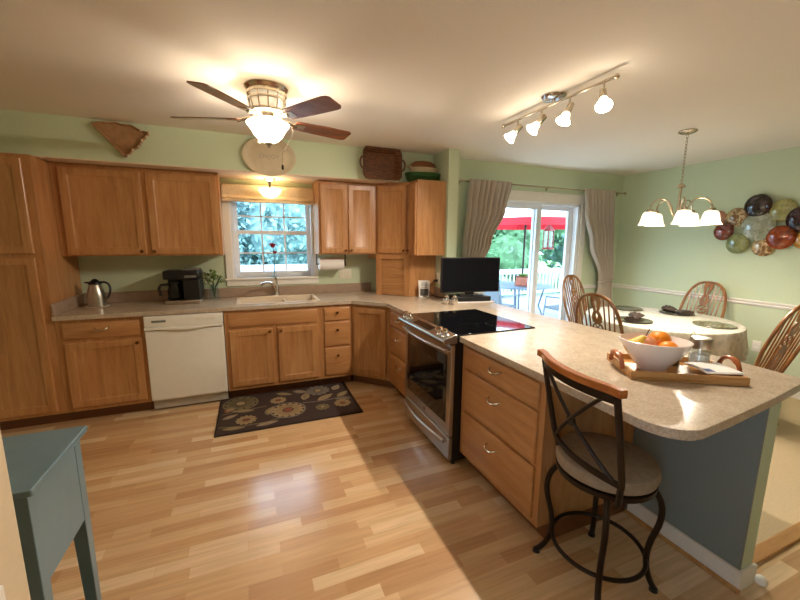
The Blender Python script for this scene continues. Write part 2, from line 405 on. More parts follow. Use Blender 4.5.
# soffit: green front, warm underside
m = MB(); m.box(-3.65, .10, 2.142, XS-.001, YW, CZ); struct('wall_soffit', m, paint_green)
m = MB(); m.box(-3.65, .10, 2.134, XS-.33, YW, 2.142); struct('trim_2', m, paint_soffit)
# knee wall under the peninsula overhang: blue kitchen side, green end and dining side
KE = -2.93
m = MB(); m.box(XS, KE, 0, XS+.012, -1.70, .875); struct('wall_peninsula', m, paint_blue)
m = MB(); m.box(XS+.012, KE, 0, XS+.10, -.233, .875); struct('wall_peninsula_back', m, paint_green)
m = MB(); m.box(XS-.016, KE-.016, 0, XS, -2.42, .095); m.box(XS-.016, KE-.016, 0, XS+.112, KE, .095)
struct('baseboard_peninsula', m, white_trim, bevel=.004)
m = MB(); m.tube([(XS-.022, -2.42, .008), (XS-.022, KE-.02, .008)], .011, 8); struct('trim_3', m, thr_wood)
m = MB(); m.sphere((XS+.125, KE-.03, .022), .024, sz=.9); tag(m.build('door_stop', white_plastic), 'small white round door stop on the floor by the peninsula end', 'door stop')
# chair rail + baseboards of the dining room
m = MB()
m.prism([(0, .865), (-.012, .868), (-.022, .885), (-.014, .897), (-.026, .912), (-.02, .922), (0, .926)], -6.0, YD-.03, lambda a, b, c: (XR+a, c, b))
struct('trim_4', m, white_trim)
m = MB(); m.prism([(0, .865), (-.012, .868), (-.022, .885), (-.014, .897), (-.026, .912), (-.02, .922), (0, .926)], 3.05, XR, lambda a, b, c: (c, YD+a, b)); struct('trim_5', m, white_trim)
m = MB(); m.box(XR-.014, -6, 0, XR, YD, .1); struct('baseboard_right', m, white_trim, bevel=.004)
m = MB(); m.box(DX1+.09, YD-.014, .004, XR, YD, .1); struct('baseboard_dining', m, white_trim, bevel=.004)
m = MB(); m.box(-1.864, -4.6, 0, -1.848, -2.615, .715); struct('trim_6', m, white_trim, bevel=.004)

# ---- kitchen window
w1 = bpy.data.objects.new('window_1', None); C.objects.link(w1); w1.location = (-1.0, YW, WZ0); w1['kind'] = 'structure'
ox, oy, oz = -1.0, YW, WZ0
def L(m, x0, y0, z0, x1, y1, z1): m.box(x0-ox, y0-oy, z0-oz, x1-ox, y1-oy, z1-oz)
m = MB(); cw = .065
L(m, WX0-cw, YW-.018, WZ0-.02, WX0+.005, YW, WZ1+.06); L(m, WX1-.005, YW-.018, WZ0-.02, WX1+cw-.03, YW, WZ1+.06); L(m, WX0-cw, YW-.018, WZ1-.005, WX1+cw-.03, YW, WZ1+.06)
m.build('window_casing', white_trim, w1, .004)
m = MB(); L(m, WX0-cw-.012, YW-.04, WZ0-.022, WX1+cw-.03, YW+.09, WZ0); L(m, WX0-cw, YW-.016, WZ0-.085, WX1+cw-.03, YW, WZ0-.022); m.build('window_sill', white_trim, w1, .004)
m = MB(); L(m, WX0, YW, WZ0, WX0+.03, YW+.13, WZ1); L(m, WX1-.03, YW, WZ0, WX1, YW+.13, WZ1); L(m, WX0, YW, WZ1-.03, WX1, YW+.13, WZ1); L(m, WX0, YW+.05, WZ0, WX1, YW+.13, WZ0+.02); m.build('window_jamb', vinyl, w1)
zm = 1.60
for nm, y, a, b in (('upper_sash', YW+.085, zm-.02, WZ1-.03), ('lower_sash', YW+.05, WZ0+.02, zm+.02)):
    m = MB(); f = .042
    L(m, WX0+.03, y, a, WX0+.03+f, y+.03, b); L(m, WX1-.03-f, y, a, WX1-.03, y+.03, b)
    L(m, WX0+.03+f, y, a, WX1-.03-f, y+.03, a+f); L(m, WX0+.03+f, y, b-f, WX1-.03-f, y+.03, b)
    s_ = m.build(nm, vinyl, w1, .003)
    x0, x1 = WX0+.03+f, WX1-.03-f
    m = MB()
    for k in (1, 2): L(m, x0+(x1-x0)*k/3-.008, y+.008, a+f, x0+(x1-x0)*k/3+.008, y+.022, b-f)
    L(m, x0, y+.008, (a+b)/2-.008, x1, y+.022, (a+b)/2+.008)
    m.build('muntins', vinyl, s_)
    m = MB(); L(m, x0, y+.013, a+f, x1, y+.017, b-f); m.build('pane', glass_pane, s_)

# ---- sliding door
d1 = bpy.data.objects.new('door_1', None); C.objects.link(d1); d1.location = (DX0, YD, 0); d1['kind'] = 'structure'
ox, oy, oz = DX0, YD, 0
m = MB(); L(m, DX0-.09, YD-.02, 0.004, DX0, YD, DZ+.105); L(m, DX1, YD-.02, .004, DX1+.09, YD, DZ+.105); L(m, DX0, YD-.02, DZ, DX1, YD, DZ+.105); L(m, DX0-.1, YD-.032, DZ+.105, DX1+.1, YD, DZ+.122)
m.build('door_casing', white_trim, d1, .005)
m = MB(); L(m, DX0, YD, .004, DX0+.05, YD+.14, DZ); L(m, DX1-.05, YD, .004, DX1, YD+.14, DZ); L(m, DX0, YD, DZ-.03, DX1, YD+.14, DZ); L(m, DX0, YD, .004, DX1, YD+.14, .04); m.build('door_frame', vinyl, d1)
xm = 2.235
for nm, y, a, b in (('sliding_panel', YD+.03, DX0+.05, xm+.05), ('fixed_panel', YD+.085, xm-.03, DX1-.05)):
    m = MB(); f = .075
    L(m, a, y, .04, a+f, y+.04, DZ-.03); L(m, b-f, y, .04, b, y+.04, DZ-.03); L(m, a+f, y, .04, b-f, y+.04, .14); L(m, a+f, y, DZ-.085, b-f, y+.04, DZ-.03)
    p_ = m.build(nm, vinyl, d1, .004)
    m = MB(); L(m, a+f, y+.017, .14, b-f, y+.023, DZ-.085); m.build('pane', glass_pane, p_)
    if nm == 'sliding_panel':
        m = MB(); m.tube([(b-.035-ox, y-.005-oy, .95), (b-.035-ox, y-.035-oy, .97), (b-.035-ox, y-.035-oy, 1.13), (b-.035-ox, y-.005-oy, 1.15)], .008); m.build('handle', white_plastic, p_)

# ================================================================ CABINETS
def fr_front(y): return lambda u, v, h: (u, y-h, v)
DOORP = [(0, 0), (0, .014), (.005, .019), (.050, .019), (.056, .0165), (.064, .010), (.066, .009)]
SLABP = [(0, 0), (0, .012), (.006, .016), (.016, .019)]
def cab_door(par, u0, v0, u1, v1, knob=None):
    m = MB(); m.rectloops(u0, v0, u1, v1, DOORP, fr_front(-.001)); o = m.build('door', oak_v, par)
    if knob:
        m = MB(); m.lathe([(.006, 0), (.005, .012), (.013, .018), (.015, .024), (.012, .029), (.001, .031)], (knob[0], -.020, knob[1]), (0, -1, 0), 16); m.build('knob', knob_metal, o)
    return o
def cab_drawer(par, u0, v0, u1, v1, pull=None):
    m = MB(); m.rectloops(u0, v0, u1, v1, SLABP, fr_front(-.001)); o = m.build('drawer', oak_h, par)
    uc, vc = (u0+u1)/2, (v1-.05 if v1-v0 < .15 else v1-.078)
    if pull == 'knob':
        m = MB(); m.lathe([(.006, 0), (.005, .012), (.013, .018), (.015, .024), (.012, .029), (.001, .031)], (uc, -.020, vc), (0, -1, 0), 16); m.build('knob', knob_metal, o)
    elif pull:
        a = .048; m = MB()
        m.tube(bez((uc-a, -.018, vc+.008), (uc-a*.8, -.055, vc+.002), (uc-a*.4, -.052, vc-.010), (uc, -.050, vc-.010), 8)[:-1]+bez((uc, -.050, vc-.010), (uc+a*.4, -.052, vc-.010), (uc+a*.8, -.055, vc+.002), (uc+a, -.018, vc+.008), 8), .0055, 8)
        m.build('pull', nickel, o)
    return o
def base_body(par, w, d=.60, z0=.10, z1=.875, toe=True, poly=None):
    m = MB(); m.box(0, 0, z0, w, d, z1); b = m.build('carcass', oak_v, par, .002)
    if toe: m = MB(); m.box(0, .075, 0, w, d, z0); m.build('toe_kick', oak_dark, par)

R90 = -PI/2; R45 = -PI/4
# pantry
pw = .92
t = thing('pantry_cabinet', 'full height oak pantry cabinet with two stacked doors at the far left', 'cabinet', (-2.722-pw, -.0, 0))
base_body(t, pw, .60, .10, 2.130)
cab_door(t, .03, 1.405, pw-.05, 2.10); cab_door(t, .03, .13, pw-.05, 1.375)
# left base
lx0, lx1 = -2.720, -2.128
t = thing('base_cabinet', 'oak base cabinet between the pantry and the white dishwasher', 'cabinet', (lx0, 0, 0)); w = lx1-lx0
base_body(t, w); cab_drawer(t, .045, .715, w-.025, .845, 'pull'); cab_door(t, .045, .135, w-.025, .685, (w-.05, .655))
# sink base
sx0, sx1 = -1.508, -.628
t = thing('base_cabinet', 'wide oak sink base cabinet with a false front over two doors', 'cabinet', (sx0, 0, 0)); w = sx1-sx0
m = MB(); m.box(0, 0, .10, w, .60, .70); m.box(0, 0, .70, w, .06, .875); m.build('carcass', oak_v, t, .002)
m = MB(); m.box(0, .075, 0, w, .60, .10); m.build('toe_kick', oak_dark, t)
m = MB(); m.rectloops(.035, .715, w-.035, .845, SLABP, fr_front(-.001)); m.build('false_front', oak_h, t)
cab_door(t, .035, .135, w/2-.022, .685, (w/2-.05, .655)); cab_door(t, w/2+.022, .135, w-.035, .685, (w/2+.05, .655))
# three drawer base
x0, x1 = -.627, -.306
t = thing('drawer_cabinet', 'narrow oak three-drawer cabinet with knobs right of the sink cabinet', 'cabinet', (x0, 0, 0)); w = x1-x0
base_body(t, w); cab_drawer(t, .035, .715, w-.03, .845, 'knob'); cab_drawer(t, .035, .445, w-.03, .695, 'knob'); cab_drawer(t, .035, .135, w-.03, .425, 'knob')
# corner base, diagonal
a = .305; wd = a*math.sqrt(2)
t = thing('corner_cabinet', 'oak corner base cabinet with one diagonal door', 'cabinet', (-a, 0, 0), R45)
def cpoly(pts):   # world xy to the diagonal's local xy
    c, s_ = math.cos(-R45), math.sin(-R45)
    return [((x+a)*c-y*s_, (x+a)*s_+y*c) for x, y in pts]
m = MB(); m.prism(cpoly([(-a+.001, 0), (0, -a+.001), (.60, -a+.001), (.60, .60), (-a+.001, .60)]), .10, .875); m.build('carcass', oak_v, t)
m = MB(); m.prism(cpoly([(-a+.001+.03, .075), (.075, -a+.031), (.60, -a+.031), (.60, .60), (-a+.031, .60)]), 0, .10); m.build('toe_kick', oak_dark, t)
cab_door(t, .03, .135, wd-.03, .845)
# drawer base left of range
t = thing('drawer_cabinet', 'oak three-drawer cabinet between the diagonal corner door and the range', 'cabinet', (0, -a-.001, 0), R90); w = .592
RY1 = -a-.001-w-.004
base_body(t, w); cab_drawer(t, .06, .715, w-.02, .845, 'pull'); cab_drawer(t, .06, .445, w-.02, .695, 'pull'); cab_drawer(t, .06, .135, w-.02, .425, 'pull')
# peninsula drawers
RY0 = -1.668
t = thing('drawer_cabinet', 'wide oak three-drawer cabinet with arched pulls right of the range', 'cabinet', (0, RY0-.006, 0), R90); w = .735
base_body(t, w, .655); cab_drawer(t, .05, .725, w-.035, .855, 'pull'); cab_drawer(t, .05, .435, w-.035, .705, 'pull'); cab_drawer(t, .05, .135, w-.035, .415, 'pull')

# wall cabinets
ub, ut, uy = 1.372, 2.132, .28
x0, x1 = -2.720, -1.492; w = x1-x0
t = thing('wall_cabinet', 'oak wall cabinet with two doors left of the kitchen window', 'cabinet', (x0, uy, 0))
m = MB(); m.box(0, 0, ub, w, .325, ut); m.build('carcass', oak_v, t, .002)
cab_door(t, .05, ub+.012, .612, ut-.035, (.58, ub+.04)); cab_door(t, .65, ub+.012, w-.02, ut-.035, (.675, ub+.04))
x0, x1 = -.575, .055; w = x1-x0
t = thing('wall_cabinet', 'oak wall cabinet with two doors right of the kitchen window', 'cabinet', (x0, uy, 0))
m = MB(); m.box(0, 0, ub, w, .325, ut); m.build('carcass', oak_v, t, .002)
cab_door(t, .02, ub+.012, w/2-.003, ut-.03, (w/2-.03, ub+.045)); cab_door(t, w/2+.003, ub+.012, w-.02, ut-.03, (w/2+.03, ub+.045))
# diagonal wall cabinet
a2 = .28; ox2, oy2 = .057, uy
wd2 = math.hypot(.34-ox2, uy)
ang2 = -math.atan2(uy, .34-ox2)
t = thing('wall_cabinet', 'oak diagonal corner wall cabinet above the appliance garage', 'cabinet', (ox2, oy2, 0), ang2)
def cpoly2(pts):
    c, s_ = math.cos(-ang2), math.sin(-ang2)
    return [((x-ox2)*c-(y-oy2)*s_, (x-ox2)*s_+(y-oy2)*c) for x, y in pts]
tri = [(ox2, uy), (.34, 0.0), (.665, 0.0), (.665, .605), (ox2, .605)]
m = MB(); m.prism(cpoly2(tri), ub, ut); m.build('carcass', oak_v, t)
cab_door(t, .03, ub+.012, wd2-.03, ut-.03, (wd2-.05, ub+.045))
# appliance garage
t = thing('appliance_garage', 'oak appliance garage with a ribbed roll door standing on the corner worktop', 'cabinet', (ox2, oy2, .915), ang2)
m = MB(); gz = ub-.915-.001
m.prism(cpoly2(tri), gz-.05, gz); m.prism([(0, 0), (.06, 0), (.06, .3), (0, .3)], 0, gz-.05); m.prism([(wd2-.06, 0), (wd2, 0), (wd2, .26), (wd2-.06, .26)], 0, gz-.05)
m.prism(cpoly2([(.345, .0), (.665, .0), (.665, .016), (.355, .016)]), 0, gz-.05); m.build('carcass', oak_v, t)
m = MB(); prof = []
nsl = 14; hh = gz-.055
for k in range(nsl):
    z = hh*k/nsl; dz = hh/nsl; prof += [(.020, z+.001), (.012, z+.004), (.010, z+dz*.5), (.012, z+dz-.004), (.020, z+dz-.001)]
m.prism(prof+[(.03, hh), (.03, 0)], .061, wd2-.061, lambda a_, b_, c_: (c_, a_, b_)); gd = m.build('roll_door', oak_h, t)
m = MB(); m.box(wd2/2-.05, .002, .01, wd2/2+.05, .012, .022); m.build('finger_pull', oak_h, gd)
# stub wall cabinet (door faces the range side)
t = thing('wall_cabinet', 'narrow oak wall cabinet on the stub wall beside the curtain, baskets on top', 'cabinet', (.342, -.002, 0), R90); w = .19
m = MB(); m.box(0, 0, ub, w, .326, ut); m.build('carcass', oak_v, t, .002)
cab_door(t, .01, ub+.012, w-.012, ut-.03, (.03, ub+.05))


# ================================================================ WORKTOP
def worktop():
    h = .03
    end = [(-h, -2.78)] + [(-h+.13-.13*math.cos(t_), -2.86-.14*math.sin(t_)) for t_ in [PI/2*k/7 for k in range(8)]] + [(.30, -2.985), (.70, -2.945), (1.02, -2.905), (1.055, -2.87)]
    outer = [(-2.720, .608), (-2.720, -h), (-a-.41*h, -h), (-h, -a-.41*h), (-h, RY1+.003), (.605, RY1+.003), (.605, RY0-.003), (-h, RY0-.003)] + end + [(1.085, -2.6), (1.03, -1.9), (1.0, -1.3), (.985, -.6), (.975, -.26), (XS-.001, -.26), (XS-.001, .608)]
    hole = [(-1.385, .075), (-.632, .075), (-.632, .50), (-1.385, .50)]
    bm = bmesh.new(); es = []
    for loop in (outer, hole):
        vs = [bm.verts.new((x, y, .914)) for x, y in loop]
        es += [bm.edges.new((vs[i], vs[(i+1) % len(vs)])) for i in range(len(vs))]
    bmesh.ops.triangle_fill(bm, use_beauty=True, edges=es)
    fs = bm.faces[:]
    r = bmesh.ops.extrude_face_region(bm, geom=fs)
    for v in r['geom']:
        if isinstance(v, bmesh.types.BMVert): v.co.z = .877
    m = MB(); m.bm.free(); m.bm = bm
    t = thing('worktop', 'continuous speckled beige laminate worktop with the peninsula', 'worktop', (0, 0, 0))
    m.build('slab', counter_mat, t, .006, smooth=False, seg=3)
    m = MB(); m.box(-2.72, .590, .9145, .10, .608, 1.016); m.box(-2.72, -.02, .9145, -2.702, .589, 1.016); m.box(.650, -.225, .9145, .668, .0, 1.016)
    m.build('backsplash', splash_mat, t, .004)
worktop()
# sink
t = thing('kitchen_sink', 'cream double bowl sink set in the worktop under the window', 'sink', (-1.0085, .2875, .7))
m = MB(); hx, hy = .3755, .211
m.box(-hx, -hy, 0, hx, hy, .012)
for q in ((-hx, -hy, .012, -hx+.012, hy, .216), (hx-.012, -hy, .012, hx, hy, .216), (-hx+.012, -hy, .012, hx-.012, -hy+.012, .216), (-hx+.012, hy-.012, .012, hx-.012, hy, .216), (.06, -hy+.012, .012, .085, hy-.012, .19)): m.box(*q)
m.build('basin', sink_mat, t, .004)
m = MB(); m.rectloops(-hx-.02, -hy-.02, hx+.02, hy+.02, [(0, .215), (.003, .221), (.03, .221), (.034, .216)], lambda u, v, h_: (u, v, h_)); 
m.bm.free(); m = MB()
for q in ((-hx-.018, -hy-.018, hx+.018, -hy+.006), (-hx-.018, hy-.006, hx+.018, hy+.018), (-hx-.018, -hy+.006, -hx+.006, hy-.006), (hx-.006, -hy+.006, hx+.018, hy-.006)): m.box(q[0], q[1], .2155, q[2], q[3], .221)
m.build('rim', sink_mat, t)
for xx in (-.17, .23):
    m = MB(); m.lathe([(.04, .0125), (.04, .016), (.03, .0165), (.001, .0165)], (xx, 0, 0)); m.build('drain', chrome, t)

# ================================================================ APPLIANCES
kick_mat = plain('grey_kick_plate', srgb(186, 178, 166), .5)
t = thing('dishwasher', 'white built-in dishwasher between the oak base cabinets', 'dishwasher', (-2.124, 0, 0)); w = .612
m = MB(); m.box(.004, 0, .10, w-.004, .55, .874); m.build('tub', white_plastic, t)
m = MB(); m.rectloops(.002, .115, w-.002, .745, [(0, 0), (0, .022), (.006, .030), (.02, .032)], fr_front(0)); m.build('door', white_plastic, t)
m = MB(); m.rectloops(.002, .775, w-.002, .870, [(0, 0), (0, .026), (.005, .034), (.012, .036)], fr_front(0)); cp = m.build('control_panel', white_plastic, t)
m = MB(); m.prism([(-.026, .748), (-.044, .752), (-.046, .772), (-.026, .776)], .004, w-.004, lambda a_, b_, c_: (c_, a_, b_))
m.loops([[(w/2-.2+.4*i/16, -.046-.014*math.sin(PI*i/16)+d_[0], .756+d_[1]-.012*math.sin(PI*i/16)) for d_ in ((.012, 0), (0, 0), (0, .016), (.012, .016))] for i in range(17)])
m.build('handle', white_plastic, t)
m = MB(); m.box(.06, -.0385, .815, .165, -.036, .833); m.build('vent_label', grey_plastic, cp)
for k in range(4):
    m = MB(); m.box(.40+.04*k, -.038, .818, .424+.04*k, -.036, .834); m.build('button', cream_plastic, cp)
m = MB(); m.box(.006, .02, .02, w-.006, .06, .108); m.build('kick_plate', kick_mat, t)

ring_mat = plain('faint_burner_ring', srgb(22, 22, 25), .12)
t = thing('range', 'stainless steel slide-in electric range with a black glass cooktop', 'range', (0, RY1, 0), R90); w = RY1-RY0
g = .004
m = MB(); m.box(g, -.055, .03, w-g, .59, .90); m.build('body', black_plastic, t)
m = MB(); m.box(g, -.04, .912, w-g, .602, .921); ct = m.build('cooktop', black_glass, t, .003)
for (bx, by, br) in ((.19, .42, .075), (.57, .42, .09), (.2, .17, .1), (.56, .17, .075)):
    m = MB(); m.lathe([(br, .9211), (br, .9216), (br-.003, .9216), (br-.003, .9211)], (bx, by, 0), seg=40, cap=False); m.build('burner_ring', ring_mat, ct)
m = MB(); m.prism([(-.041, .921), (-.046, .926), (-.061, .924), (-.141, .898), (-.148, .885), (-.141, .868), (-.056, .862), (-.041, .87)], 0, w, lambda a_, b_, c_: (c_, a_, b_)); cpn = m.build('control_panel', steel, t, .003)
nrm = Vector((0, -.026/.084, 1)).normalized()
for kx in (.060, .125, w-.125, w-.060):
    m = MB(); m.lathe([(.027, 0), (.028, .004), (.022, .008), (.021, .030), (.023, .034), (.022, .040), (.001, .042)], (kx, -.098, .9115), nrm, 20); m.build('knob', chrome, cpn)
m = MB(); m.obox((w/2, -.100, .9112), (1, 0, 0), (0, 1, .31), nrm, .14, .028, .0015); m.build('touch_display', black_glass, cpn)
m = MB(); m.rectloops(g, .215, w-g, .855, [(0, .056), (0, .076), (.004, .082), (.06, .082)], fr_front(0)); od = m.build('oven_door', steel, t)
m = MB(); m.rectloops(.055, .295, w-.055, .775, [(0, .080), (0, .0835), (.002, .0845)], fr_front(0)); m.build('oven_window', oven_glass, od)
m = MB(); m.rectloops(.10, .40, w-.10, .70, [(0, .0845), (0, .085), (.006, .085)], fr_front(0)); m.build('inner_window', black_glass, od)
def range_handle(z, x0, x1, par, y0):
    m = MB()
    m.tube([(x0+(x1-x0)*i/20, y0-.028-.030*math.sin(PI*i/20), z) for i in range(21)], .013, 12)
    for xx in (x0+.01, x1-.01): m.cyl((xx, y0, z), (xx, y0-.03, z), .012)
    m.build('handle', steel, par)
range_handle(.815, .02, w-.02, od, -.080)
m = MB(); m.rectloops(g, .045, w-g, .205, [(0, .056), (0, .076), (.004, .082), (.06, .082)], fr_front(0)); sd = m.build('storage_drawer', steel, t)
range_handle(.178, .03, w-.03, sd, -.080)
m = MB(); m.lathe([(.016, 0), (.016, .002), (.001, .002)], (w/2, -.082, .255), (0, -1, 0), 24); bd = m.build('round_badge', grey_plastic, od)
for xx in (.03, w-.03):
    m = MB(); m.cyl((xx, -.03, 0), (xx, -.03, .032), .016); m.build('foot', black_plastic, t)

# ================================================================ ON THE WORKTOP
zt = .9145
t = thing('thermal_carafe', 'stainless steel thermal carafe with a black lid at the left end of the worktop', 'carafe', (-2.555, .40, zt+.004))
m = MB(); m.lathe([(.066, 0), (.070, .006), (.070, .02), (.072, .05), (.066, .12), (.052, .17), (.043, .195)], seg=32); m.build('body', steel, t)
m = MB(); m.lathe([(.044, .196), (.048, .2), (.046, .215), (.03, .228), (.02, .24), (.012, .246), (.001, .247)], seg=28); m.prism([(-.02, .2), (-.075, .214), (-.07, .222), (-.02, .222)], -.018, .018, lambda a_, b_, c_: (a_, c_, b_)); m.build('lid', black_plastic, t)
m = MB(); m.tube(bez((.035, 0, .212), (.12, 0, .235), (.125, 0, .14), (.078, 0, .065), 14), .0095, 10); m.build('handle', black_plastic, t)
m = MB(); m.lathe([(.085, 0), (.09, .003), (.001, .0032)], seg=32); tag(m.build('coaster', cream_plastic), 'thin pale round mat under the steel carafe', 'mat').location = (-2.555, .40, zt)

t = thing('coffee_maker', 'black drip coffee maker with a glass pot on the worktop', 'coffee maker', (-1.86, .40, zt), -.06)
m = MB(); m.box(-.15, -.11, 0, .15, .13, .035); m.build('base_plate', steel, t, .008)
m = MB(); m.box(.01, -.105, .036, .15, .125, .23); m.box(-.15, -.02, .036, .0, .125, .05); m.box(-.15, .06, .036, .01, .125, .23); m.build('tower', black_plastic, t, .01)
m = MB(); m.box(-.15, -.11, .231, .15, .125, .315); hd = m.build('head', black_plastic, t, .014)
m = MB(); m.box(.0, -.09, .3155, .14, .10, .328); m.build('lid', grey_plastic, hd, .006)
m = MB(); m.box(.03, -.1125, .25, .13, -.1105, .27); m.build('label_strip', grey_plastic, hd)
m = MB(); m.lathe([(.052, .04), (.06, .05), (.062, .12), (.05, .165), (.042, .19)], (-.07, -.04, 0)); pt = m.build('glass_pot', glass('dark_glass', (.35, .3, .28, 1)), t)
m = MB(); m.lathe([(.045, .191), (.045, .205), (.001, .21)], (-.07, -.04, 0)); m.build('pot_lid', black_plastic, pt)
m = MB(); m.tube([(-.11, -.05, .185), (-.18, -.07, .18), (-.195, -.075, .15), (-.185, -.07, .08)], .012, 10); m.build('pot_handle', black_plastic, pt)

t = thing('flower_jar', 'small glass jar of green and pale flowers right of the coffee maker', 'flowers', (-1.612, .50, zt)); t.scale = (1.3, 1.3, 1.3)
m = MB(); m.lathe([(.035, 0), (.038, .01), (.036, .07), (.028, .10), (.032, .12)], cap=False); m.build('jar', glass_blue, t)
m = MB()
for k in range(9):
    an = k*2.4; m.tube([(0, 0, .01), (.015*math.cos(an), .015*math.sin(an), .1), (.06*math.cos(an), .05*math.sin(an), .16+.01*(k % 3))], .0025, 5)
m.build('stems', stem_green, t)
m = MB()
for k in range(60):
    c = Vector((random.gauss(.01, .032), random.gauss(0, .03), random.gauss(.175, .022))); d = Vector((random.uniform(-1, 1), random.uniform(-1, 1), random.uniform(-.3, 1))).normalized(); s_ = d.cross(Vector((0, 0, 1))).normalized(); L_ = .035
    p = [c, c+d*L_*.5+s_*.012, c+d*L_, c+d*L_*.5-s_*.012]; m.face([m.v(q) for q in p])
m.build('foliage', leaf_green, t)
m = MB()
for k in range(14): m.sphere((random.gauss(-.03, .02), random.gauss(-.01, .02), random.gauss(.165, .018)), .013, seg=10, rings=6)
m.build('blossoms', silver_leaf, t)

t = thing('faucet', 'chrome single-lever faucet behind the sink', 'faucet', (-1.0, .545, zt))
m = MB(); m.lathe([(.13, 0), (.13, .004), (.12, .009), (.03, .012), (.001, .012)], sx=1, sy=.22); m.build('deck_plate', chrome, t)
m = MB(); m.lathe([(.026, .01), (.024, .05), (.022, .10), (.024, .115), (.001, .13)]); m.tube(bez((-.005, -.01, .05), (-.03, -.06, .16), (-.09, -.12, .18), (-.165, -.19, .15), 14), [.016]*4+[.014]*5+[.013]*4+[.015, .015], 12); m.build('spout', chrome, t)
m = MB(); m.tube([(0, 0, .12), (0, .005, .17), (-.012, .012, .225)], [.012, .010, .013], 10); m.build('lever', chrome, t)

t = thing('bud_vase', 'slim clear vase with two red flowers on the window sill', 'vase', (-1.015, .575, WZ0+.0005))
m = MB(); m.lathe([(.028, 0), (.030, .004), (.024, .03), (.010, .07), (.0085, .13), (.012, .16)], cap=False); m.build('glass', glass_blue, t)
m = MB(); m.tube([(0, 0, .01), (.002, 0, .18), (0, 0, .33)], .0028, 6); m.tube([(0, 0, .01), (.006, -.002, .17), (.014, -.004, .26)], .0025, 6); m.build('stems', stem_green, t)
for (cx_, cz_, rr) in ((-.004, .345, .062), (.016, .272, .040)):
    m = MB()
    for k in range(16):
        an = k*2.399; el = -.2+1.2*(k/16); d = Vector((math.cos(an)*math.cos(el), math.sin(an)*math.cos(el), math.sin(el)*.6)); s_ = d.cross(Vector((0, 0, 1))).normalized(); c = Vector((cx_, -.003, cz_))
        m.face([m.v(q) for q in (c, c+d*rr*.6+s_*rr*.35, c+d*rr, c+d*rr*.6-s_*rr*.35)])
    m.sphere((cx_, -.003, cz_), rr*.4, seg=10, rings=6); m.build('flower_head', red_petal, t)

t = thing('paper_towel_holder', 'roll of white paper towel hung under the wall cabinet right of the window', 'paper towel', (-.415, .45, 1.371))
m = MB(); m.lathe([(.02, -.135), (.066, -.135), (.068, -.13), (.068, .13), (.066, .135), (.02, .135)], (0, 0, -.11), (1, 0, 0), 32); m.build('roll', paper, t)
m = MB(); m.tube([(-.165, 0, -.11), (.165, 0, -.11)], .008, 8)
for xx in (-.16, .16): m.cyl((xx-.004*math.copysign(1, xx), 0, -.11), (xx+.004, 0, -.11), .03); m.box(xx-.004, -.012, -.11, xx+.004, .012, -.001)
m.build('bracket', bronze, t)

def outlet(name, label, loc, rz, gang=1, mat=cream_plastic, group=None):
    t = thing(name, label, 'outlet', loc, rz); wv = .036*gang+.001*(gang-1)
    m = MB(); m.rectloops(-wv, -.058, wv, .058, [(0, .0005), (.001, .004), (.005, .006)], fr_front(0)); pl = m.build('cover_plate', mat, t)
    for gk in range(gang):
        cx_ = (gk-(gang-1)/2)*.07
        for zz in (-.022, .022):
            m = MB(); m.rectloops(cx_-.015, zz-.013, cx_+.015, zz+.013, [(0, .006), (.001, .0075), (.004, .0078)], fr_front(0)); m.build('socket', mat, pl)
    return t
outlet('wall_outlet', 'double cream outlet plate under the paper towel roll', (-.215, YW, 1.128), 0, 2)
outlet('wall_outlet', 'cream outlet plate with a black plug on the stub wall beside the monitor', (XS, -.06, 1.115), R90)
t = thing('power_plug', 'black plug and cord from the stub wall outlet to the monitor', 'cord', (XS, -.06, 1.11), R90)
m = MB(); m.box(-.014, -.055, -.035, .014, -.0085, -.008); m.build('plug', black_plastic, t, .004)
m = MB(); m.tube(bez((0, -.05, -.03), (-.05, -.12, -.1), (-.04, -.10, -.19), (.14, -.05, -.19), 14)+bez((.14, -.05, -.19), (.20, -.02, -.19), (.26, .02, -.19), (.34, .06, -.192), 8)[1:], .004, 8); m.build('cord', black_plastic, t)

t = thing('counter_card', 'small folded white card with a grey picture standing on the corner worktop', 'card', (.482, -.10, zt), -.30); t.scale = (1.22, 1.22, 1.22)
m = MB(); m.obox((0, 0, .075), (1, 0, 0), (0, 1, .12), (0, -.12, 1), .047, .0015, .075); m.obox((0, .045, .073), (1, 0, 0), (0, 1, -.35), (0, .35, 1), .047, .0015, .076); cd_ = m.build('card', paper, t)
m = MB(); m.obox((0, -.0014, .046), (1, 0, 0), (0, 1, .12), (0, -.12, 1), .036, .0008, .032); m.build('picture', dark_print, cd_)
for k in range(4):
    m = MB(); m.obox((0, -.0014-.0045-.0018*k, .092+.013*k), (1, 0, 0), (0, 1, .12), (0, -.12, 1), .03-.004*(k % 2), .0008, .0016); m.build('text_line', dark_print, cd_)

# monitor on a media box
t = thing('monitor', 'black flat-screen monitor on the worktop beside the stub wall', 'monitor', (.81, -.49, zt+.062), -.17)
m = MB(); m.box(-.315, -.012, .032, .315, .026, .385); m.build('housing', black_plastic, t, .005)
m = MB(); m.box(-.303, -.0145, .046, .303, -.0125, .373); m.build('screen', screen_black, t)
m = MB(); m.box(-.045, .0, .008, .045, .03, .05); m.box(-.12, -.055, 0, .12, .085, .008); m.build('stand', black_plastic, t, .003)
m = MB(); m.box(-.185, -.09, .014, .185, .12, .061); o = tag(m.build('media_box', black_plastic, None, .004), 'black media box under the monitor', 'media box'); o.location = (.81, -.50, zt); o.rotation_euler.z = -.17
m = MB(); m.box(-.215, -.115, 0, .215, .14, .0135); o = tag(m.build('pale_board', porcelain, None, .004), 'flat pale board under the black media box', 'board'); o.location = (.81, -.50, zt); o.rotation_euler.z = -.17
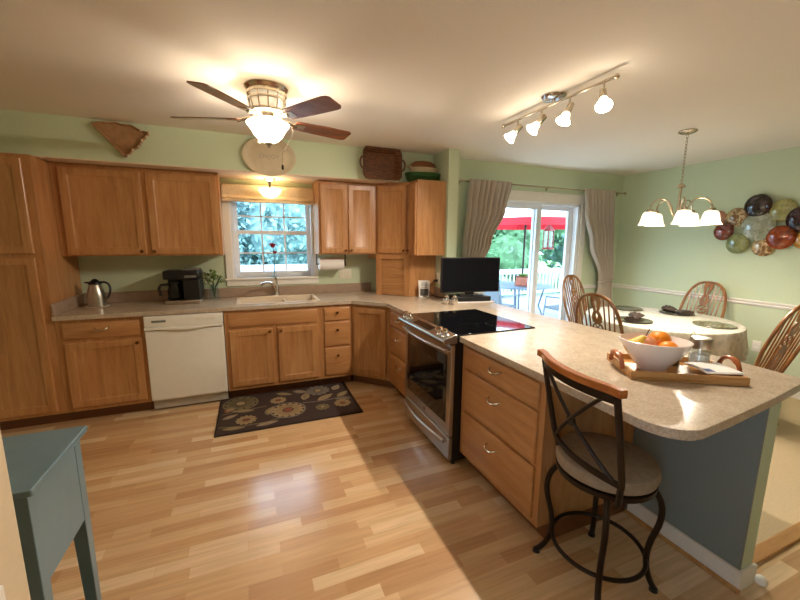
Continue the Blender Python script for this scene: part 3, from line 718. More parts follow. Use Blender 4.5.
for k, (xx, yy, lb) in enumerate(((.53, -.575, 'left one of two round steel shakers behind the cooktop'), (.588, -.625, 'right one of two round steel shakers behind the cooktop'))):
    t = thing('steel_shaker', lb, 'shaker', (xx-.03, yy+.01, zt), 0, 'round steel shakers behind the range'); t.scale = (1.2, 1.2, 1.25)
    m = MB(); m.lathe([(.018, 0), (.024, .006), (.030, .03), (.027, .05), (.018, .058)]); m.build('body', chrome, t)
    m = MB(); m.lathe([(.018, .0585), (.019, .066), (.012, .074), (.001, .076)]); m.build('cap', chrome, t)

# wooden serving tray, bowl, fruit, canisters, booklet
ta = -.56
t = thing('serving_tray', 'wooden serving tray with arched handles on the peninsula', 'tray', (.572, -2.602, zt), ta)
Lx, Ly = .235, .145
m = MB(); m.box(-Lx, -Ly, 0, Lx, Ly, .012); m.box(-Lx, -Ly, .0121, Lx, -Ly+.014, .040); m.box(-Lx, Ly-.014, .0121, Lx, Ly, .040); m.box(-Lx, -Ly+.0141, .0121, -Lx+.014, Ly-.0141, .040); m.box(Lx-.014, -Ly+.0141, .0121, Lx, Ly-.0141, .040); m.build('tray_body', tray_wood, t, .003)
for s_ in (-1, 1):
    m = MB(); pts = bez((s_*(Lx+.006), -.07, .024), (s_*(Lx+.012), -.065, .105), (s_*(Lx+.012), .065, .105), (s_*(Lx+.006), .07, .024), 14)
    m.tube(pts, [.007]*4+[.010]*7+[.007]*4, 10, flat=1.5); m.build('handle', handle_wood, t)
def on_tray(u, v, z=0): 
    c, s_ = math.cos(ta), math.sin(ta); return (.572+u*c-v*s_, -2.602+u*s_+v*c, zt+.0125+z)
bl = on_tray(-.094, -.02)
t = thing('fruit_bowl', 'white oval porcelain bowl of fruit on the wooden tray', 'bowl', bl, ta)
m = MB(); m.lathe([(.062, 0), (.066, .003), (.064, .012), (.085, .036), (.125, .086), (.150, .127), (.158, .146), (.154, .148), (.145, .129), (.118, .088), (.078, .042), (.04, .024), (.001, .022)], seg=40, sx=.95, sy=.80); m.build('bowl', porcelain, t)
def fruit(name, label, cat, u, v, z, r, mat, sz=.95, tilt=0, pear=False):
    c, s_ = math.cos(ta), math.sin(ta)
    t = thing(name, label, cat, (bl[0]+u*c-v*s_, bl[1]+u*s_+v*c, bl[2]+z), random.uniform(0, 6))
    m = MB()
    if pear:
        m.lathe([(.001, -.045), (.028, -.042), (.040, -.02), (.038, .005), (.026, .03), (.017, .05), (.012, .06), (.001, .062)], (0, 0, 0), (.5, .3, .8)); m.build('flesh', mat, t)
        m = MB(); m.tube([(.032, .019, .052), (.042, .028, .085)], .0025, 6); m.build('stem', brown_stem, t)
    else:
        n = 12; m.lathe([(r*math.sin(PI*i/n)*(1 if 0 < i < n else 0), -r*math.cos(PI*i/n)*sz*(1-.10*(i in (0, n)))) for i in range(n+1)], seg=24); m.build('flesh', mat, t)
        m = MB(); m.cyl((0, 0, r*sz*.86), (0, 0, r*sz*.93), .004, .003, 8); m.build('stem', brown_stem, t)
fruit('orange', 'large orange on top of the fruit at the far side of the bowl', 'orange', .030, .022, .140, .047, orange_skin)
fruit('orange', 'orange at the near side of the bowl, lower than the large one', 'orange', .040, -.040, .112, .042, orange_skin)
fruit('peach', 'pinkish peach in the middle of the fruit bowl', 'peach', -.030, -.002, .124, .040, peach_skin)
fruit('pear', 'yellow pear with a brown stem at the left side of the bowl', 'pear', -.080, .0, .112, .04, pear_skin, pear=True)
fruit('peach', 'peach half hidden at the bottom of the fruit bowl', 'peach', .0, .0, .063, .036, peach_skin)
def canister(label, u, v, fill, r=.042, h=.12):
    t = thing('glass_canister', label, 'canister', on_tray(u, v), ta)
    m = MB(); m.lathe([(r, 0), (r+.001, .004), (r, .01), (r, h-.03), (r-.006, h-.02)], cap=False); m.lathe([(r, 0), (.001, .001)], cap=False); m.build('glass', glass_clear, t)
    m = MB(); m.lathe([(r-.003, .003), (r-.003, h*.45), (.001, h*.47)]); m.build('contents', fill, t)
    m = MB(); m.lathe([(r+.002, h-.052), (r+.003, h-.05), (r+.003, h-.004), (r-.002, h), (.001, h+.001)]); m.build('lid', steel, t)
    m = MB(); m.tube([(-r-.003, 0, .03), (-r-.005, 0, h+.012), (-r+.004, 0, h+.03), (-r+.012, 0, h+.012), (-r+.012, 0, h+.002)], .0018, 6); m.tube([((r+.003)*math.cos(a_*PI/8), (r+.003)*math.sin(a_*PI/8), .036) for a_ in range(16)], .0015, 6, closed=True); m.build('wire_clasp', steel, t)
canister('glass canister of white sugar with a steel lid on the wooden tray', .158, .078, sugar, .042, .145)
canister('glass canister of dark coffee behind the fruit bowl', .035, .083, coffee, .04, .11)
t = thing('booklet', 'white booklet with a blue corner print lying on the wooden tray', 'booklet', on_tray(.150, -.045, .0295), ta+.12)
m = MB(); m.box(-.08, -.075, 0, .08, .075, .003); m.box(-.074, -.068, .0031, .077, .072, .006); b_ = m.build('pages', paper, t)
m = MB(); m.box(-.070, -.062, .0061, -.035, -.022, .0066); m.build('printed_corner', blue_print, b_)

# ================================================================ ABOVE: soffit things
def soff(px_poly): return px_poly
pl = [(-2.352, 2.405), (-2.302, 2.428), (-2.188, 2.440), (-2.152, 2.428), (-2.085, 2.430), (-2.02, 2.392), (-1.965, 2.385), (-1.985, 2.345), (-2.02, 2.315), (-2.045, 2.265), (-2.09, 2.235), (-2.125, 2.185), (-2.155, 2.172), (-2.215, 2.245), (-2.275, 2.318)]
t = thing('carved_tray', 'brown carved tray of irregular fan-like outline hung on the soffit above the left cabinet', 'tray', (-2.15, .0995, 2.3))
pc = [(x+2.15, z-2.3) for x, z in pl]
def scale_poly(p, k): 
    cx_ = sum(a_ for a_, _ in p)/len(p); cz_ = sum(b_ for _, b_ in p)/len(p); return [(cx_+(a_-cx_)*k, cz_+(b_-cz_)*k) for a_, b_ in p]
m = MB(); rings = []
for k, h_ in ((.97, .001), (1.0, .012), (1.0, .034), (.97, .040), (.90, .036), (.87, .016)): rings.append([(a_, -h_, b_) for a_, b_ in scale_poly(pc, k)])
m.loops(rings); m.build('tray', terracotta, t, smooth=False)
m = MB()
for i in range(5, 12):
    a_, b_ = pc[i]; m.sphere((a_*.985, -.042, b_*.985), .010, seg=8, rings=6)
m.build('beaded_edge', stone_plate, t)

t = thing('oval_platter', 'pale oval embossed platter hung on the soffit above the kitchen window', 'platter', (-1.04, .099, 2.278))
m = MB()
m.lathe([(.14, .001), (.20, .006), (.232, .022), (.235, .026), (.230, .027), (.195, .014), (.165, .008), (.15, .010), (.001, .010)], (0, 0, 0), (0, -1, 0), 48, 1.0, .74); m.build('platter', stone_plate, t)
cu = bpy.data.curves.new('lettering', 'FONT'); cu.body = 'ENJOY'; cu.size = .055; cu.extrude = .0015; cu.align_x = 'CENTER'; cu.align_y = 'CENTER'; cu.space_character = 1.15
tmp = bpy.data.objects.new('lettering', cu); C.objects.link(tmp); bpy.context.view_layer.update()
me = bpy.data.meshes.new_from_object(tmp.evaluated_get(bpy.context.evaluated_depsgraph_get())); bpy.data.objects.remove(tmp)
lt = bpy.data.objects.new('lettering', me); C.objects.link(lt); me.materials.clear(); me.materials.append(plate_letters); lt.parent = t; lt.rotation_euler = (PI/2, 0, 0); lt.location = (0, -.0105, .0)

# wicker tray-basket leaning on the soffit above the cabinets
t = thing('wicker_basket', 'dark brown square wicker basket tray hung on the soffit above the corner', 'basket', (.045, .099, 2.292))
def rr(hw, hh_, y, rad=.05, n=5):
    out = []
    for cx_, cz_, a0 in ((hw-rad, hh_-rad, 0), (-hw+rad, hh_-rad, PI/2), (-hw+rad, -hh_+rad, PI), (hw-rad, -hh_+rad, 1.5*PI)):
        for k in range(n): an = a0+PI/2*k/(n-1); out.append((cx_+rad*math.cos(an), y, cz_+rad*math.sin(an)))
    return out
m = MB(); m.loops([rr(.165, .125, -.002), rr(.18, .14, -.01), rr(.205, .150, -.075), rr(.207, .152, -.082), rr(.196, .143, -.082), rr(.188, .135, -.075), rr(.165, .118, -.014)]); m.build('body', wicker, t)
m = MB()
for k in range(22):
    x = -.18+.36*k/21; m.tube([(x, -.08+.012*math.sin(k*2), -.142), (x, -.085, -.150), (x+.004, -.083, -.146)], .006, 6); m.tube([(x, -.083, .147), (x+.006, -.088, .152), (x+.01, -.083, .147)], .006, 6)
m.tube([p for p in rr(.202, .148, -.084)], .009, 8, closed=True); m.build('braided_rim', wicker, t)
for s_ in (-1, 1):
    m = MB(); m.tube(bez((s_*.20, -.08, .055), (s_*.255, -.095, .06), (s_*.255, -.095, -.06), (s_*.20, -.08, -.055), 12), .009, 8); m.build('handle', wicker, t)

# baskets on top of the stub cabinet
zb = 2.1325
t = thing('basket', 'dark green oval basket tray on top of the narrow wall cabinet, lowest of the stack', 'basket', (.505, .02, zb))
m = MB(); m.loops([[(math.cos(2*PI*i/40)*r_*1.0, math.sin(2*PI*i/40)*r_*.62+.005*math.sin(10*PI*i/40), z_) for i in range(40)] for r_, z_ in ((.16, 0), (.175, .01), (.205, .085), (.21, .09), (.205, .093), (.19, .085), (.165, .02), (.001, .018))]); m.build('body', green_basket, t)
m = MB()
for z_, r_ in ((.02, .180), (.045, .192), (.07, .202)): m.tube([(math.cos(2*PI*i/36)*r_, math.sin(2*PI*i/36)*r_*.62, z_) for i in range(36)], .006, 6, closed=True)
m.build('woven_bands', green_basket, t)
t = thing('basket', 'cream two-handled basket stacked in the dark green basket on the narrow cabinet', 'basket', (.515, .02, zb+.088))
m = MB(); m.loops([[(math.cos(2*PI*i/40)*r_, math.sin(2*PI*i/40)*r_*.62, z_) for i in range(40)] for r_, z_ in ((.13, 0), (.14, .005), (.155, .055), (.16, .06), (.148, .058), (.12, .012), (.001, .01))]); m.build('body', cream_basket, t)
for s_ in (-1, 1):
    m = MB(); m.tube(bez((s_*.145, -.03, .05), (s_*.21, -.03, .085), (s_*.21, .03, .085), (s_*.145, .03, .05), 10), .007, 8); m.build('handle', cream_basket, t)
t = thing('basket', 'round brown woven basket turned over on top of the basket stack', 'basket', (.50, .02, zb+.150))
m = MB(); m.loops([[(math.cos(2*PI*i/40)*r_, math.sin(2*PI*i/40)*r_*.62, z_) for i in range(40)] for r_, z_ in ((.148, 0), (.150, .010), (.135, .040), (.10, .062), (.055, .07), (.001, .072))]); m.build('body', brown_basket, t)
m = MB(); m.tube([(math.cos(2*PI*i/36)*.138, math.sin(2*PI*i/36)*.138*.62, .006) for i in range(36)], .007, 6, closed=True); m.build('rim', brown_basket, t)

# ================================================================ WINDOW DRESSING
t = thing('roman_shade', 'cream roman shade gathered at the top of the kitchen window', 'window shade', (-1.03, .535, 1.9))
m = MB(); m.box(-.45, .0, .115, .45, .05, .175); m.build('headrail', shade_fab, t, .004)
m = MB(); yo = lambda z: 0
prof = [(.012, .172), (-.006, .165), (-.012, .10), (-.010, .065), (-.030, .050), (-.036, .036), (-.022, .028), (-.034, .018), (-.036, .006), (-.014, .0), (.010, .004), (.012, .05)]
m.loops([[(x, y_+.004*math.sin(x*19+j*.7), z_+.003*math.sin(x*13)) for j, (y_, z_) in enumerate(prof)] for x in [-.452+.904*i/24 for i in range(25)]]); m.build('fabric', shade_fab, t)

t = thing('curtain_rod', 'thin nickel curtain rod above the sliding door', 'curtain rod', (2.2, .055, 2.197))
m = MB(); m.tube([(-1.30, 0, 0), (1.43, 0, 0)], .010, 10); m.build('rod', nickel, t)
for xx in (-1.30, 1.43):
    m = MB(); m.lathe([(.010, 0), (.018, .006), (.018, .03), (.001, .04)], (xx, 0, 0), (math.copysign(1, xx), 0, 0), 14); m.build('finial', nickel, t)
for xx in (-1.2, .1, 1.38):
    m = MB(); m.cyl((xx, .073, -.005), (xx, 0, -.005), .007); m.box(xx-.012, .069, -.035, xx+.012, .0745, .025); m.build('bracket', nickel, t)

def curtain(label, xa, xb, stations, nf, seed):
    """stations: z, x0, x1"""
    t = thing('curtain', label, 'curtain', ((xa+xb)/2, .055, 0), 0, 'taupe curtains at the sliding door'); ox_ = (xa+xb)/2
    rnd = random.Random(seed); ph = [rnd.uniform(-.5, .5) for _ in range(nf+1)]
    rows = []; nx = nf*10; nz = 46
    def xat(z, s_):
        for (z0, a0, b0), (z1, a1, b1) in zip(stations, stations[1:]):
            if z1 <= z <= z0:
                k = (z0-z)/(z0-z1); k = k*k*(3-2*k); return (a0+(a1-a0)*k)+((b0+(b1-b0)*k)-(a0+(a1-a0)*k))*s_
        return stations[-1][1]+(stations[-1][2]-stations[-1][1])*s_
    zt_, zb_ = stations[0][0], stations[-1][0]
    for i in range(nz+1):
        z = zt_+(zb_-zt_)*i/nz; row = []
        width = xat(z, 1)-xat(z, 0)
        amp = min(.044, .03+.014*min(1, i/10))*min(1, width/.30+.25)
        for j in range(nx+1):
            s_ = j/nx; k = int(s_*nf); f = s_*nf
            w_ = -(abs(math.sin(PI*(f+.12*math.sin(f*1.7+seed)+.03*math.sin(z*3+f))))**.7*2-1.2)*amp
            if i < 2: w_ *= .55
            row.append((xat(z, s_)-ox_, -.032+w_*.85-.012, z))
        rows.append(row)
    m = MB(); m.loops(rows, close=False, cap0=False, cap1=False); o = m.build('fabric', curtain_fab, t)
    md = o.modifiers.new('cloth', 'SOLIDIFY'); md.thickness = .003
    return t
cl = curtain('taupe curtain on the left of the sliding door, drawn back behind the monitor', 1.08, 1.66, [(2.215, 1.08, 1.67), (1.9, 1.06, 1.60), (1.5, 1.03, 1.41), (1.15, 1.01, 1.20), (.9, 1.02, 1.17), (.02, .98, 1.3)], 8, 1)
cr = curtain('taupe curtain on the right of the sliding door, gathered by a tie-back', 2.84, 3.44, [(2.215, 2.84, 3.42), (1.9, 2.89, 3.43), (1.5, 3.03, 3.46), (1.05, 3.24, 3.50), (.95, 3.26, 3.49), (.6, 3.16, 3.54), (.02, 3.08, 3.57)], 8, 2)
m = MB(); m.tube([(3.37-3.14+.125*math.cos(a_*PI/12), -.040+.06*math.sin(a_*PI/12), .99+.02*math.cos(a_*PI/12)) for a_ in range(24)], .012, 8, closed=True); m.build('tie_back', curtain_fab, cr)

# ================================================================ LIGHT FITTINGS
t = thing('ceiling_fan', 'flush ceiling fan with five brown blades and a lit glass bowl', 'ceiling fan', (-1.11, -1.08, CZ-.0005))
m = MB(); m.lathe([(.125, 0), (.13, -.006), (.12, -.018), (.112, -.026)], seg=40); m.build('canopy', nickel, t)
m = MB()
for z_, r_ in ((-.040, .118), (-.075, .112), (-.135, .098)): m.lathe([(r_-.008, z_+.006), (r_, z_+.008), (r_+.002, z_), (r_, z_-.008), (r_-.008, z_-.006)], seg=40, cap=False)
for k in range(12):
    an = 2*PI*k/12; c, s_ = math.cos(an), math.sin(an); m.tube([(.115*c, .115*s_, -.026), (.112*c, .112*s_, -.075), (.098*c, .098*s_, -.135)], .004, 6)
m.build('cage', nickel, t)
m = MB(); m.lathe([(.100, -.027), (.100, -.09), (.086, -.135), (.05, -.150), (.001, -.152)], seg=36); m.build('housing_glass', cage_glow, t)
m = MB(); m.lathe([(.05, -.152), (.062, -.158), (.062, -.178), (.05, -.184), (.045, -.2), (.001, -.2)], seg=30); m.build('motor_hub', nickel, t)
for k in range(5):
    an = math.radians(16+72*k); c, s_ = math.cos(an), math.sin(an); rad = Vector((c, s_, 0)); tan = Vector((-s_, c, 0)); pit = math.radians(-12)
    sd_ = (tan*math.cos(pit)+Vector((0, 0, 1))*math.sin(pit)); nz_ = rad.cross(sd_)
    m = MB(); base = Vector((0, 0, -.185)); outl = []
    L0, L1 = .175, .575
    prof = [(L0, .048), (L0+.03, .054), (.38, .064), (.53, .068), (.56, .062), (L1, .045)]
    up_ = [(r_, w_) for r_, w_ in prof]; poly = up_+[(r_, -w_) for r_, w_ in reversed(prof)]
    m.prism(poly, -.003, .003, lambda a_, b_, c_: base+rad*a_+sd_*b_+nz_*c_); bl_ = m.build('blade', blade_wood, t, .001)
    m = MB(); m.tube([Vector((0, 0, -.168))+rad*.05, Vector((0, 0, -.175))+rad*.12, base+rad*.19-nz_*.006], [.012, .010, .012], 8); m.obox(base+rad*.205-nz_*.0045, rad, sd_, nz_, .035, .028, .0018); m.build('blade_iron', nickel, bl_)
m = MB(); m.lathe([(.126, -.205), (.131, -.210), (.126, -.220), (.106, -.246), (.084, -.284), (.057, -.310), (.03, -.322), (.012, -.325), (.012, -.321), (.03, -.317), (.054, -.305), (.080, -.280), (.101, -.244), (.12, -.213)], seg=44, cap=False); m.build('bowl_shade', shade_glow_fan, t)
m = MB(); m.lathe([(.001, -.318), (.024, -.324), (.022, -.332), (.010, -.338), (.007, -.348), (.001, -.352)], seg=20); m.build('finial', nickel, t)
for (ax_, dz) in ((.035, .545), ):
    m = MB(); m.tube([(ax_, -.03, -.19), (ax_+.10, -.035, -.215), (ax_+.112, -.036, -.26), (ax_+.035, -.08, -.40), (ax_+.035, -.08, -.46)], .0014, 5); m.build('pull_chain', nickel, t)
    m = MB(); m.lathe([(.001, -.46), (.006, -.465), (.008, -.485), (.001, -.495)], (ax_+.035, -.08, 0)); m.build('chain_fob', bronze, t)
point_light('fan_lamp', (-1.11+.0, -1.08, CZ-.235), FAN_W, .04)

t = thing('track_light', 'brushed nickel track light with four lit glass spot heads on the ceiling', 'track light', (.60, -1.66, CZ-.0005))
m = MB(); m.lathe([(.075, 0), (.078, -.006), (.07, -.02), (.04, -.028), (.001, -.029)], (0, -.03, 0), seg=36); m.cyl((0, -.03, -.028), (0, -.03, -.045), .012); m.build('canopy', chrome, t)
m = MB(); m.tube([(0, .475, -.05), (0, -.475, -.05)], .0085, 12); 
for yy in (.475, -.475): m.sphere((0, yy, -.05), .015, seg=14, rings=8)
m.build('bar', nickel, t)
def bell(m, p, d, s_=1.0):
    m.lathe([(.020*s_, .0), (.026*s_, .012*s_), (.031*s_, .035*s_), (.042*s_, .06*s_), (.055*s_, .082*s_), (.053*s_, .083*s_), (.039*s_, .06*s_), (.028*s_, .035*s_), (.022*s_, .012*s_)], p, d, 28, cap=False)
heads = [(.305, (-.62, .22, -.70)), (.07, (-.62, .22, -.70)), (-.165, (-.45, .0, -.85)), (-.40, (-.35, -.42, -.80))]
for yy, d in heads:
    d = Vector(d).normalized(); p = Vector((0, yy, -.118))
    m = MB(); m.cyl((0, yy, -.058), (0, yy, -.112), .006); hd = m.build('stem', nickel, t)
    m = MB(); m.lathe([(.001, -.035), (.018, -.033), (.020, 0), (.021, .030), (.019, .034)], p, d, 20); m.build('socket', nickel, hd)
    m = MB(); bell(m, p+d*.024, d, .80); m.build('glass_shade', shade_glow, hd)
    m = MB(); m.sphere(p+d*.036, .012, seg=12, rings=8); m.build('bulb', bulb_glow, hd)
    lp = Vector(t.location)+p+d*.060
    point_light('track_lamp', lp, TRACK_W, .012)

t = thing('chandelier', 'nickel chandelier with five lit bell glass shades above the dining table', 'chandelier', (2.19, -1.56, CZ-.0005))
m = MB(); m.lathe([(.066, 0), (.068, -.008), (.05, -.02), (.015, -.03), (.001, -.031)], seg=30); m.build('canopy', nickel, t)
m = MB()
for k in range(15):
    z0 = -.03-.026*k; ax_ = (1, 0) if k % 2 else (0, 1)
    m.tube([(ax_[0]*.008*math.cos(a_), ax_[1]*.008*math.cos(a_), z0-.016+.018*math.sin(a_)) for a_ in [2*PI*i/10 for i in range(10)]], .0022, 5, closed=True)
m.build('chain', nickel, t)
m = MB(); m.lathe([(.004, -.42), (.02, -.43), (.034, -.452), (.034, -.458), (.010, -.466), (.009, -.58), (.014, -.62), (.022, -.68), (.028, -.70), (.016, -.725), (.010, -.735), (.001, -.745)], seg=24); m.build('column', nickel, t)
for an in (172, 244, 316, 28, 100):
    a_ = math.radians(an-22.355); c, s_ = math.cos(a_), math.sin(a_); q = lambda r_, z_: (r_*c, r_*s_, z_)
    m = MB(); m.tube(bez(q(.02, -.69), q(.06, -.72), q(.05, -.56), q(.135, -.555), 12)[:-1]+bez(q(.135, -.555), q(.20, -.553), q(.225, -.60), q(.225, -.645), 10), .006, 8); ar = m.build('arm', nickel, t)
    m = MB(); m.lathe([(.001, -.635), (.024, -.64), (.026, -.655), (.022, -.668)], (.225*c, .225*s_, 0), seg=20); m.build('socket', nickel, ar)
    m = MB(); m.lathe([(.022, -.662), (.044, -.668), (.054, -.690), (.060, -.72), (.066, -.75), (.078, -.770), (.080, -.774), (.077, -.774), (.063, -.752), (.056, -.72), (.05, -.692), (.03, -.668)], (.225*c, .225*s_, 0), seg=28, cap=False); m.build('glass_shade', shade_glow, ar)
    m = MB(); m.sphere((.225*c, .225*s_, -.705), .022, seg=12, rings=8); m.build('bulb', bulb_glow, ar)
    point_light('chandelier_lamp', (2.19+.225*c, -1.56+.225*s_, CZ-.748), CHAND_W, .025)

t = thing('soffit_light', 'small lit glass bowl light under the soffit above the kitchen window', 'ceiling light', (-1.03, .42, 2.1335))
m = MB(); m.lathe([(.055, 0), (.058, -.006), (.045, -.02), (.02, -.03), (.012, -.05), (.012, -.185), (.001, -.186)], seg=28); m.build('canopy', chrome, t)
m = MB(); m.lathe([(.110, -.105), (.115, -.110), (.110, -.12), (.09, -.152), (.06, -.18), (.03, -.192), (.001, -.194), (.001, -.189), (.03, -.187), (.056, -.176), (.085, -.15), (.104, -.12)], seg=36, cap=False); m.build('bowl_shade', shade_glow_soffit, t)
point_light('soffit_lamp', (-1.03, .42, 2.01), SOFFIT_W, .03, (1, .76, .42))

# ================================================================ FLOOR THINGS
t = thing('kitchen_rug', 'dark brown floral rug on the wood floor before the sink cabinet', 'rug', (-.99, -.305, .0005), -.008)
rx, ry = .60, .375
m = MB(); m.box(-rx, -ry, 0, rx, ry, .009); m.build('pile', rug_mat, t, .003)
m = MB()
for q in ((-rx, -ry, rx, -ry+.012), (-rx, ry-.012, rx, ry), (-rx, -ry+.012, -rx+.012, ry-.012), (rx-.012, -ry+.012, rx, ry-.012)): m.box(q[0], q[1], .0088, q[2], q[3], .0105)
m.build('border', plain('rug_border_yarn', srgb(36, 26, 22), .95), t)
def ring_flower(cx_, cy_, r, npet, mat, mat2, inner=True):
    m = MB()
    for k in range(npet):
        a0 = 2*PI*k/npet; pts = []
        for i in range(9):
            f = i/8; rad = r*(.35+.65*f); wd_ = r*.9*PI/npet*math.sin(PI*(.12+.80*f))
            pts.append((f, rad, wd_))
        left = [(cx_+rad*math.cos(a0)-wd_*math.sin(a0), cy_+rad*math.sin(a0)+wd_*math.cos(a0)) for f, rad, wd_ in pts]
        right = [(cx_+rad*math.cos(a0)+wd_*math.sin(a0), cy_+rad*math.sin(a0)-wd_*math.cos(a0)) for f, rad, wd_ in reversed(pts)]
        m.prism(left+right, .0085, .0100)
    o = m.build('flower_motif', mat, t, smooth=False)
    m = MB(); m.lathe([(r*.28, .0085), (r*.28, .0102), (.001, .0103)], (cx_, cy_, 0), seg=20); m.build('flower_centre', mat2, o)
    return o
def ring_only(cx_, cy_, r, mat):
    m = MB(); m.lathe([(r, .0085), (r, .0101), (r*.90, .0101), (r*.90, .0085)], (cx_, cy_, 0), seg=40, cap=False); m.build('flower_ring', mat, t)
def rleaf(cx_, cy_, ang, L_, w_, mat, mat2):
    c, s_ = math.cos(ang), math.sin(ang); n = 12
    f = lambda u, v: (cx_+u*c-v*s_, cy_+u*s_+v*c)
    top = [f(L_*i/n, w_*math.sin(PI*(i/n)**.85)) for i in range(n+1)]; bot = [f(L_*i/n, -w_*math.sin(PI*(i/n)**.85)) for i in range(n-1, 0, -1)]
    m = MB(); m.prism(top+bot, .0085, .0098); o = m.build('leaf_motif', mat, t, smooth=False)
    m = MB(); m.prism([f(L_*.08, .003), f(L_*.9, .002), f(L_*.9, -.002), f(L_*.08, -.003)], .0085, .0104)
    for i in range(2, 9):
        u = L_*i/10
        for sg in (-1, 1): m.prism([f(u, 0), f(u+.008, 0), f(u+L_*.12+.008, sg*w_*.7*math.sin(PI*min(1, (i+1)/10))), f(u+L_*.12, sg*w_*.7*math.sin(PI*min(1, (i+1)/10)))], .0085, .0102)
    m.build('leaf_veins', mat2, o, smooth=False)
def vine(pts, mat, r=.006):
    m = MB()
    for (a_, b_) in zip(pts, pts[1:]):
        d = Vector((b_[0]-a_[0], b_[1]-a_[1], 0)).normalized(); n_ = Vector((-d.y, d.x, 0))*r
        m.prism([(a_[0]+n_.x, a_[1]+n_.y), (a_[0]-n_.x, a_[1]-n_.y), (b_[0]-n_.x, b_[1]-n_.y), (b_[0]+n_.x, b_[1]+n_.y)], .0085, .0095)
    m.build('vine_motif', mat, t, smooth=False)
ring_flower(-.02, -.10, .14, 14, rug_gold, rug_rust); ring_only(-.02, -.10, .155, rug_grey)
ring_flower(-.42, .19, .14, 12, rug_olive, rug_gold); ring_only(-.42, .19, .155, rug_olive)
ring_flower(.30, .24, .12, 12, rug_grey, rug_gold)
ring_flower(-.09, .14, .075, 12, rug_gold, rug_rust); ring_flower(-.37, -.17, .085, 12, rug_gold, rug_rust); ring_flower(.47, -.13, .08, 12, rug_gold, rug_rust); ring_flower(.28, -.15, .065, 10, rug_olive, rug_gold)
for a_ in ((-.10, .31, -.5, .17, .035, rug_olive, rug_gold), (.06, .31, -.5, .16, .04, rug_grey, rug_gold), (.14, .06, 1.3, .17, .04, rug_gold, rug_olive), (-.20, -.14, 1.2, .17, .045, rug_olive, rug_gold),
           (.26, .0, .6, .2, .04, rug_gold, rug_olive), (.45, .02, .7, .17, .04, rug_olive, rug_gold), (.45, .20, 1.0, .14, .04, rug_gold, rug_grey), (-.30, .0, -.2+PI, .2, .035, rug_olive, rug_gold),
           (-.30, -.31, .15, .19, .03, rug_grey, rug_gold), (-.55, -.28, -.1, .18, .03, rug_olive, rug_gold), (.42, -.02, -.25, .16, .03, rug_grey, rug_olive), (-.54, .03, 1.0, .12, .04, rug_rust, rug_gold), (-.56, -.10, .5, .14, .03, rug_grey, rug_gold)): rleaf(*a_)
vine([(-.58, -.24), (-.40, -.27), (-.2, -.27), (-.02, -.2)], rug_olive); vine([(.12, .0), (.3, -.02), (.5, .0), (.57, -.03)], rug_grey); vine([(-.56, .0), (-.35, .03), (-.2, .05)], rug_olive)

# blue-grey side table
t = thing('side_table', 'blue-grey painted side table with tapered legs at the left beside the beige wall', 'table', (-2.049, -2.262, 0))
tx, ty, th = .20, .192, .85
m = MB(); m.box(-tx, -ty, th-.022, tx, ty, th); m.build('tabletop', teal_paint, t, .004)
m = MB(); ix, iy = tx-.022, ty-.022
m.box(-ix+.04, -iy, th-.335, ix-.04, -iy+.02, th-.023); m.box(-ix+.04, iy-.02, th-.335, ix-.04, iy, th-.023); m.box(-ix, -iy+.04, th-.335, -ix+.02, iy-.04, th-.023); m.box(ix-.02, -iy+.04, th-.335, ix, iy-.04, th-.023); m.build('apron', teal_paint, t, .002)
for sx_ in (-1, 1):
    for sy_ in (-1, 1):
        m = MB(); x_, y_ = sx_*(ix-.02), sy_*(iy-.02)
        sq = lambda h_, z_, dx=0, dy=0: [(x_+dx+a_*h_, y_+dy+b_*h_, z_) for a_, b_ in ((-1, -1), (1, -1), (1, 1), (-1, 1))]
        m.loops([sq(.022, th-.023), sq(.022, th-.335), sq(.016, .0, sx_*.004, sy_*.004)]); m.build('leg', teal_paint, t, .002)
m = MB(); m.box(-ix+.02, -iy+.02, .13, ix-.02, iy-.02, .15); m.build('shelf', teal_paint, t, .003)

# bar stool
t = thing('bar_stool', 'dark bronze bar stool with a taupe round seat and wooden top rail', 'stool', (.155, -2.624, 0), -.04)
zs = .525
m = MB(); m.lathe([(.185, zs+.004), (.200, zs+.014), (.207, zs+.04), (.199, zs+.066), (.165, zs+.080), (.08, zs+.086), (.001, zs+.087)], seg=44); m.build('seat_cushion', cushion_fab, t)
m = MB(); m.lathe([(.185, zs-.022), (.198, zs-.022), (.200, zs), (.185, zs+.002), (.001, zs+.002)], seg=44); m.build('seat_frame', bronze, t)
for an, fr_ in ((45, .232), (-45, .235), (135, .255), (-135, .255)):
    a_ = math.radians(an); c, s_ = math.cos(a_), math.sin(a_)
    q = lambda r_, z_: (r_*c, r_*s_, z_)
    m = MB(); pts = bez(q(.17, zs-.02), q(.215, zs-.06), q(.25, zs-.12), q(.215, zs-.24), 10)[:-1]+bez(q(.215, zs-.24), q(.178, .17), q(.192, .08), q(fr_, .012), 10)
    m.tube(pts, .0125, 10); lg = m.build('leg', bronze, t)
    m = MB(); m.cyl(q(fr_, 0), q(fr_, .014), .018, .016, 14); m.build('foot_glide', black_plastic, lg)
m = MB(); m.tube([(.192*math.cos(2*PI*i/48), .192*math.sin(2*PI*i/48), .145) for i in range(48)], .0095, 8, closed=True); m.build('foot_ring', bronze, t)
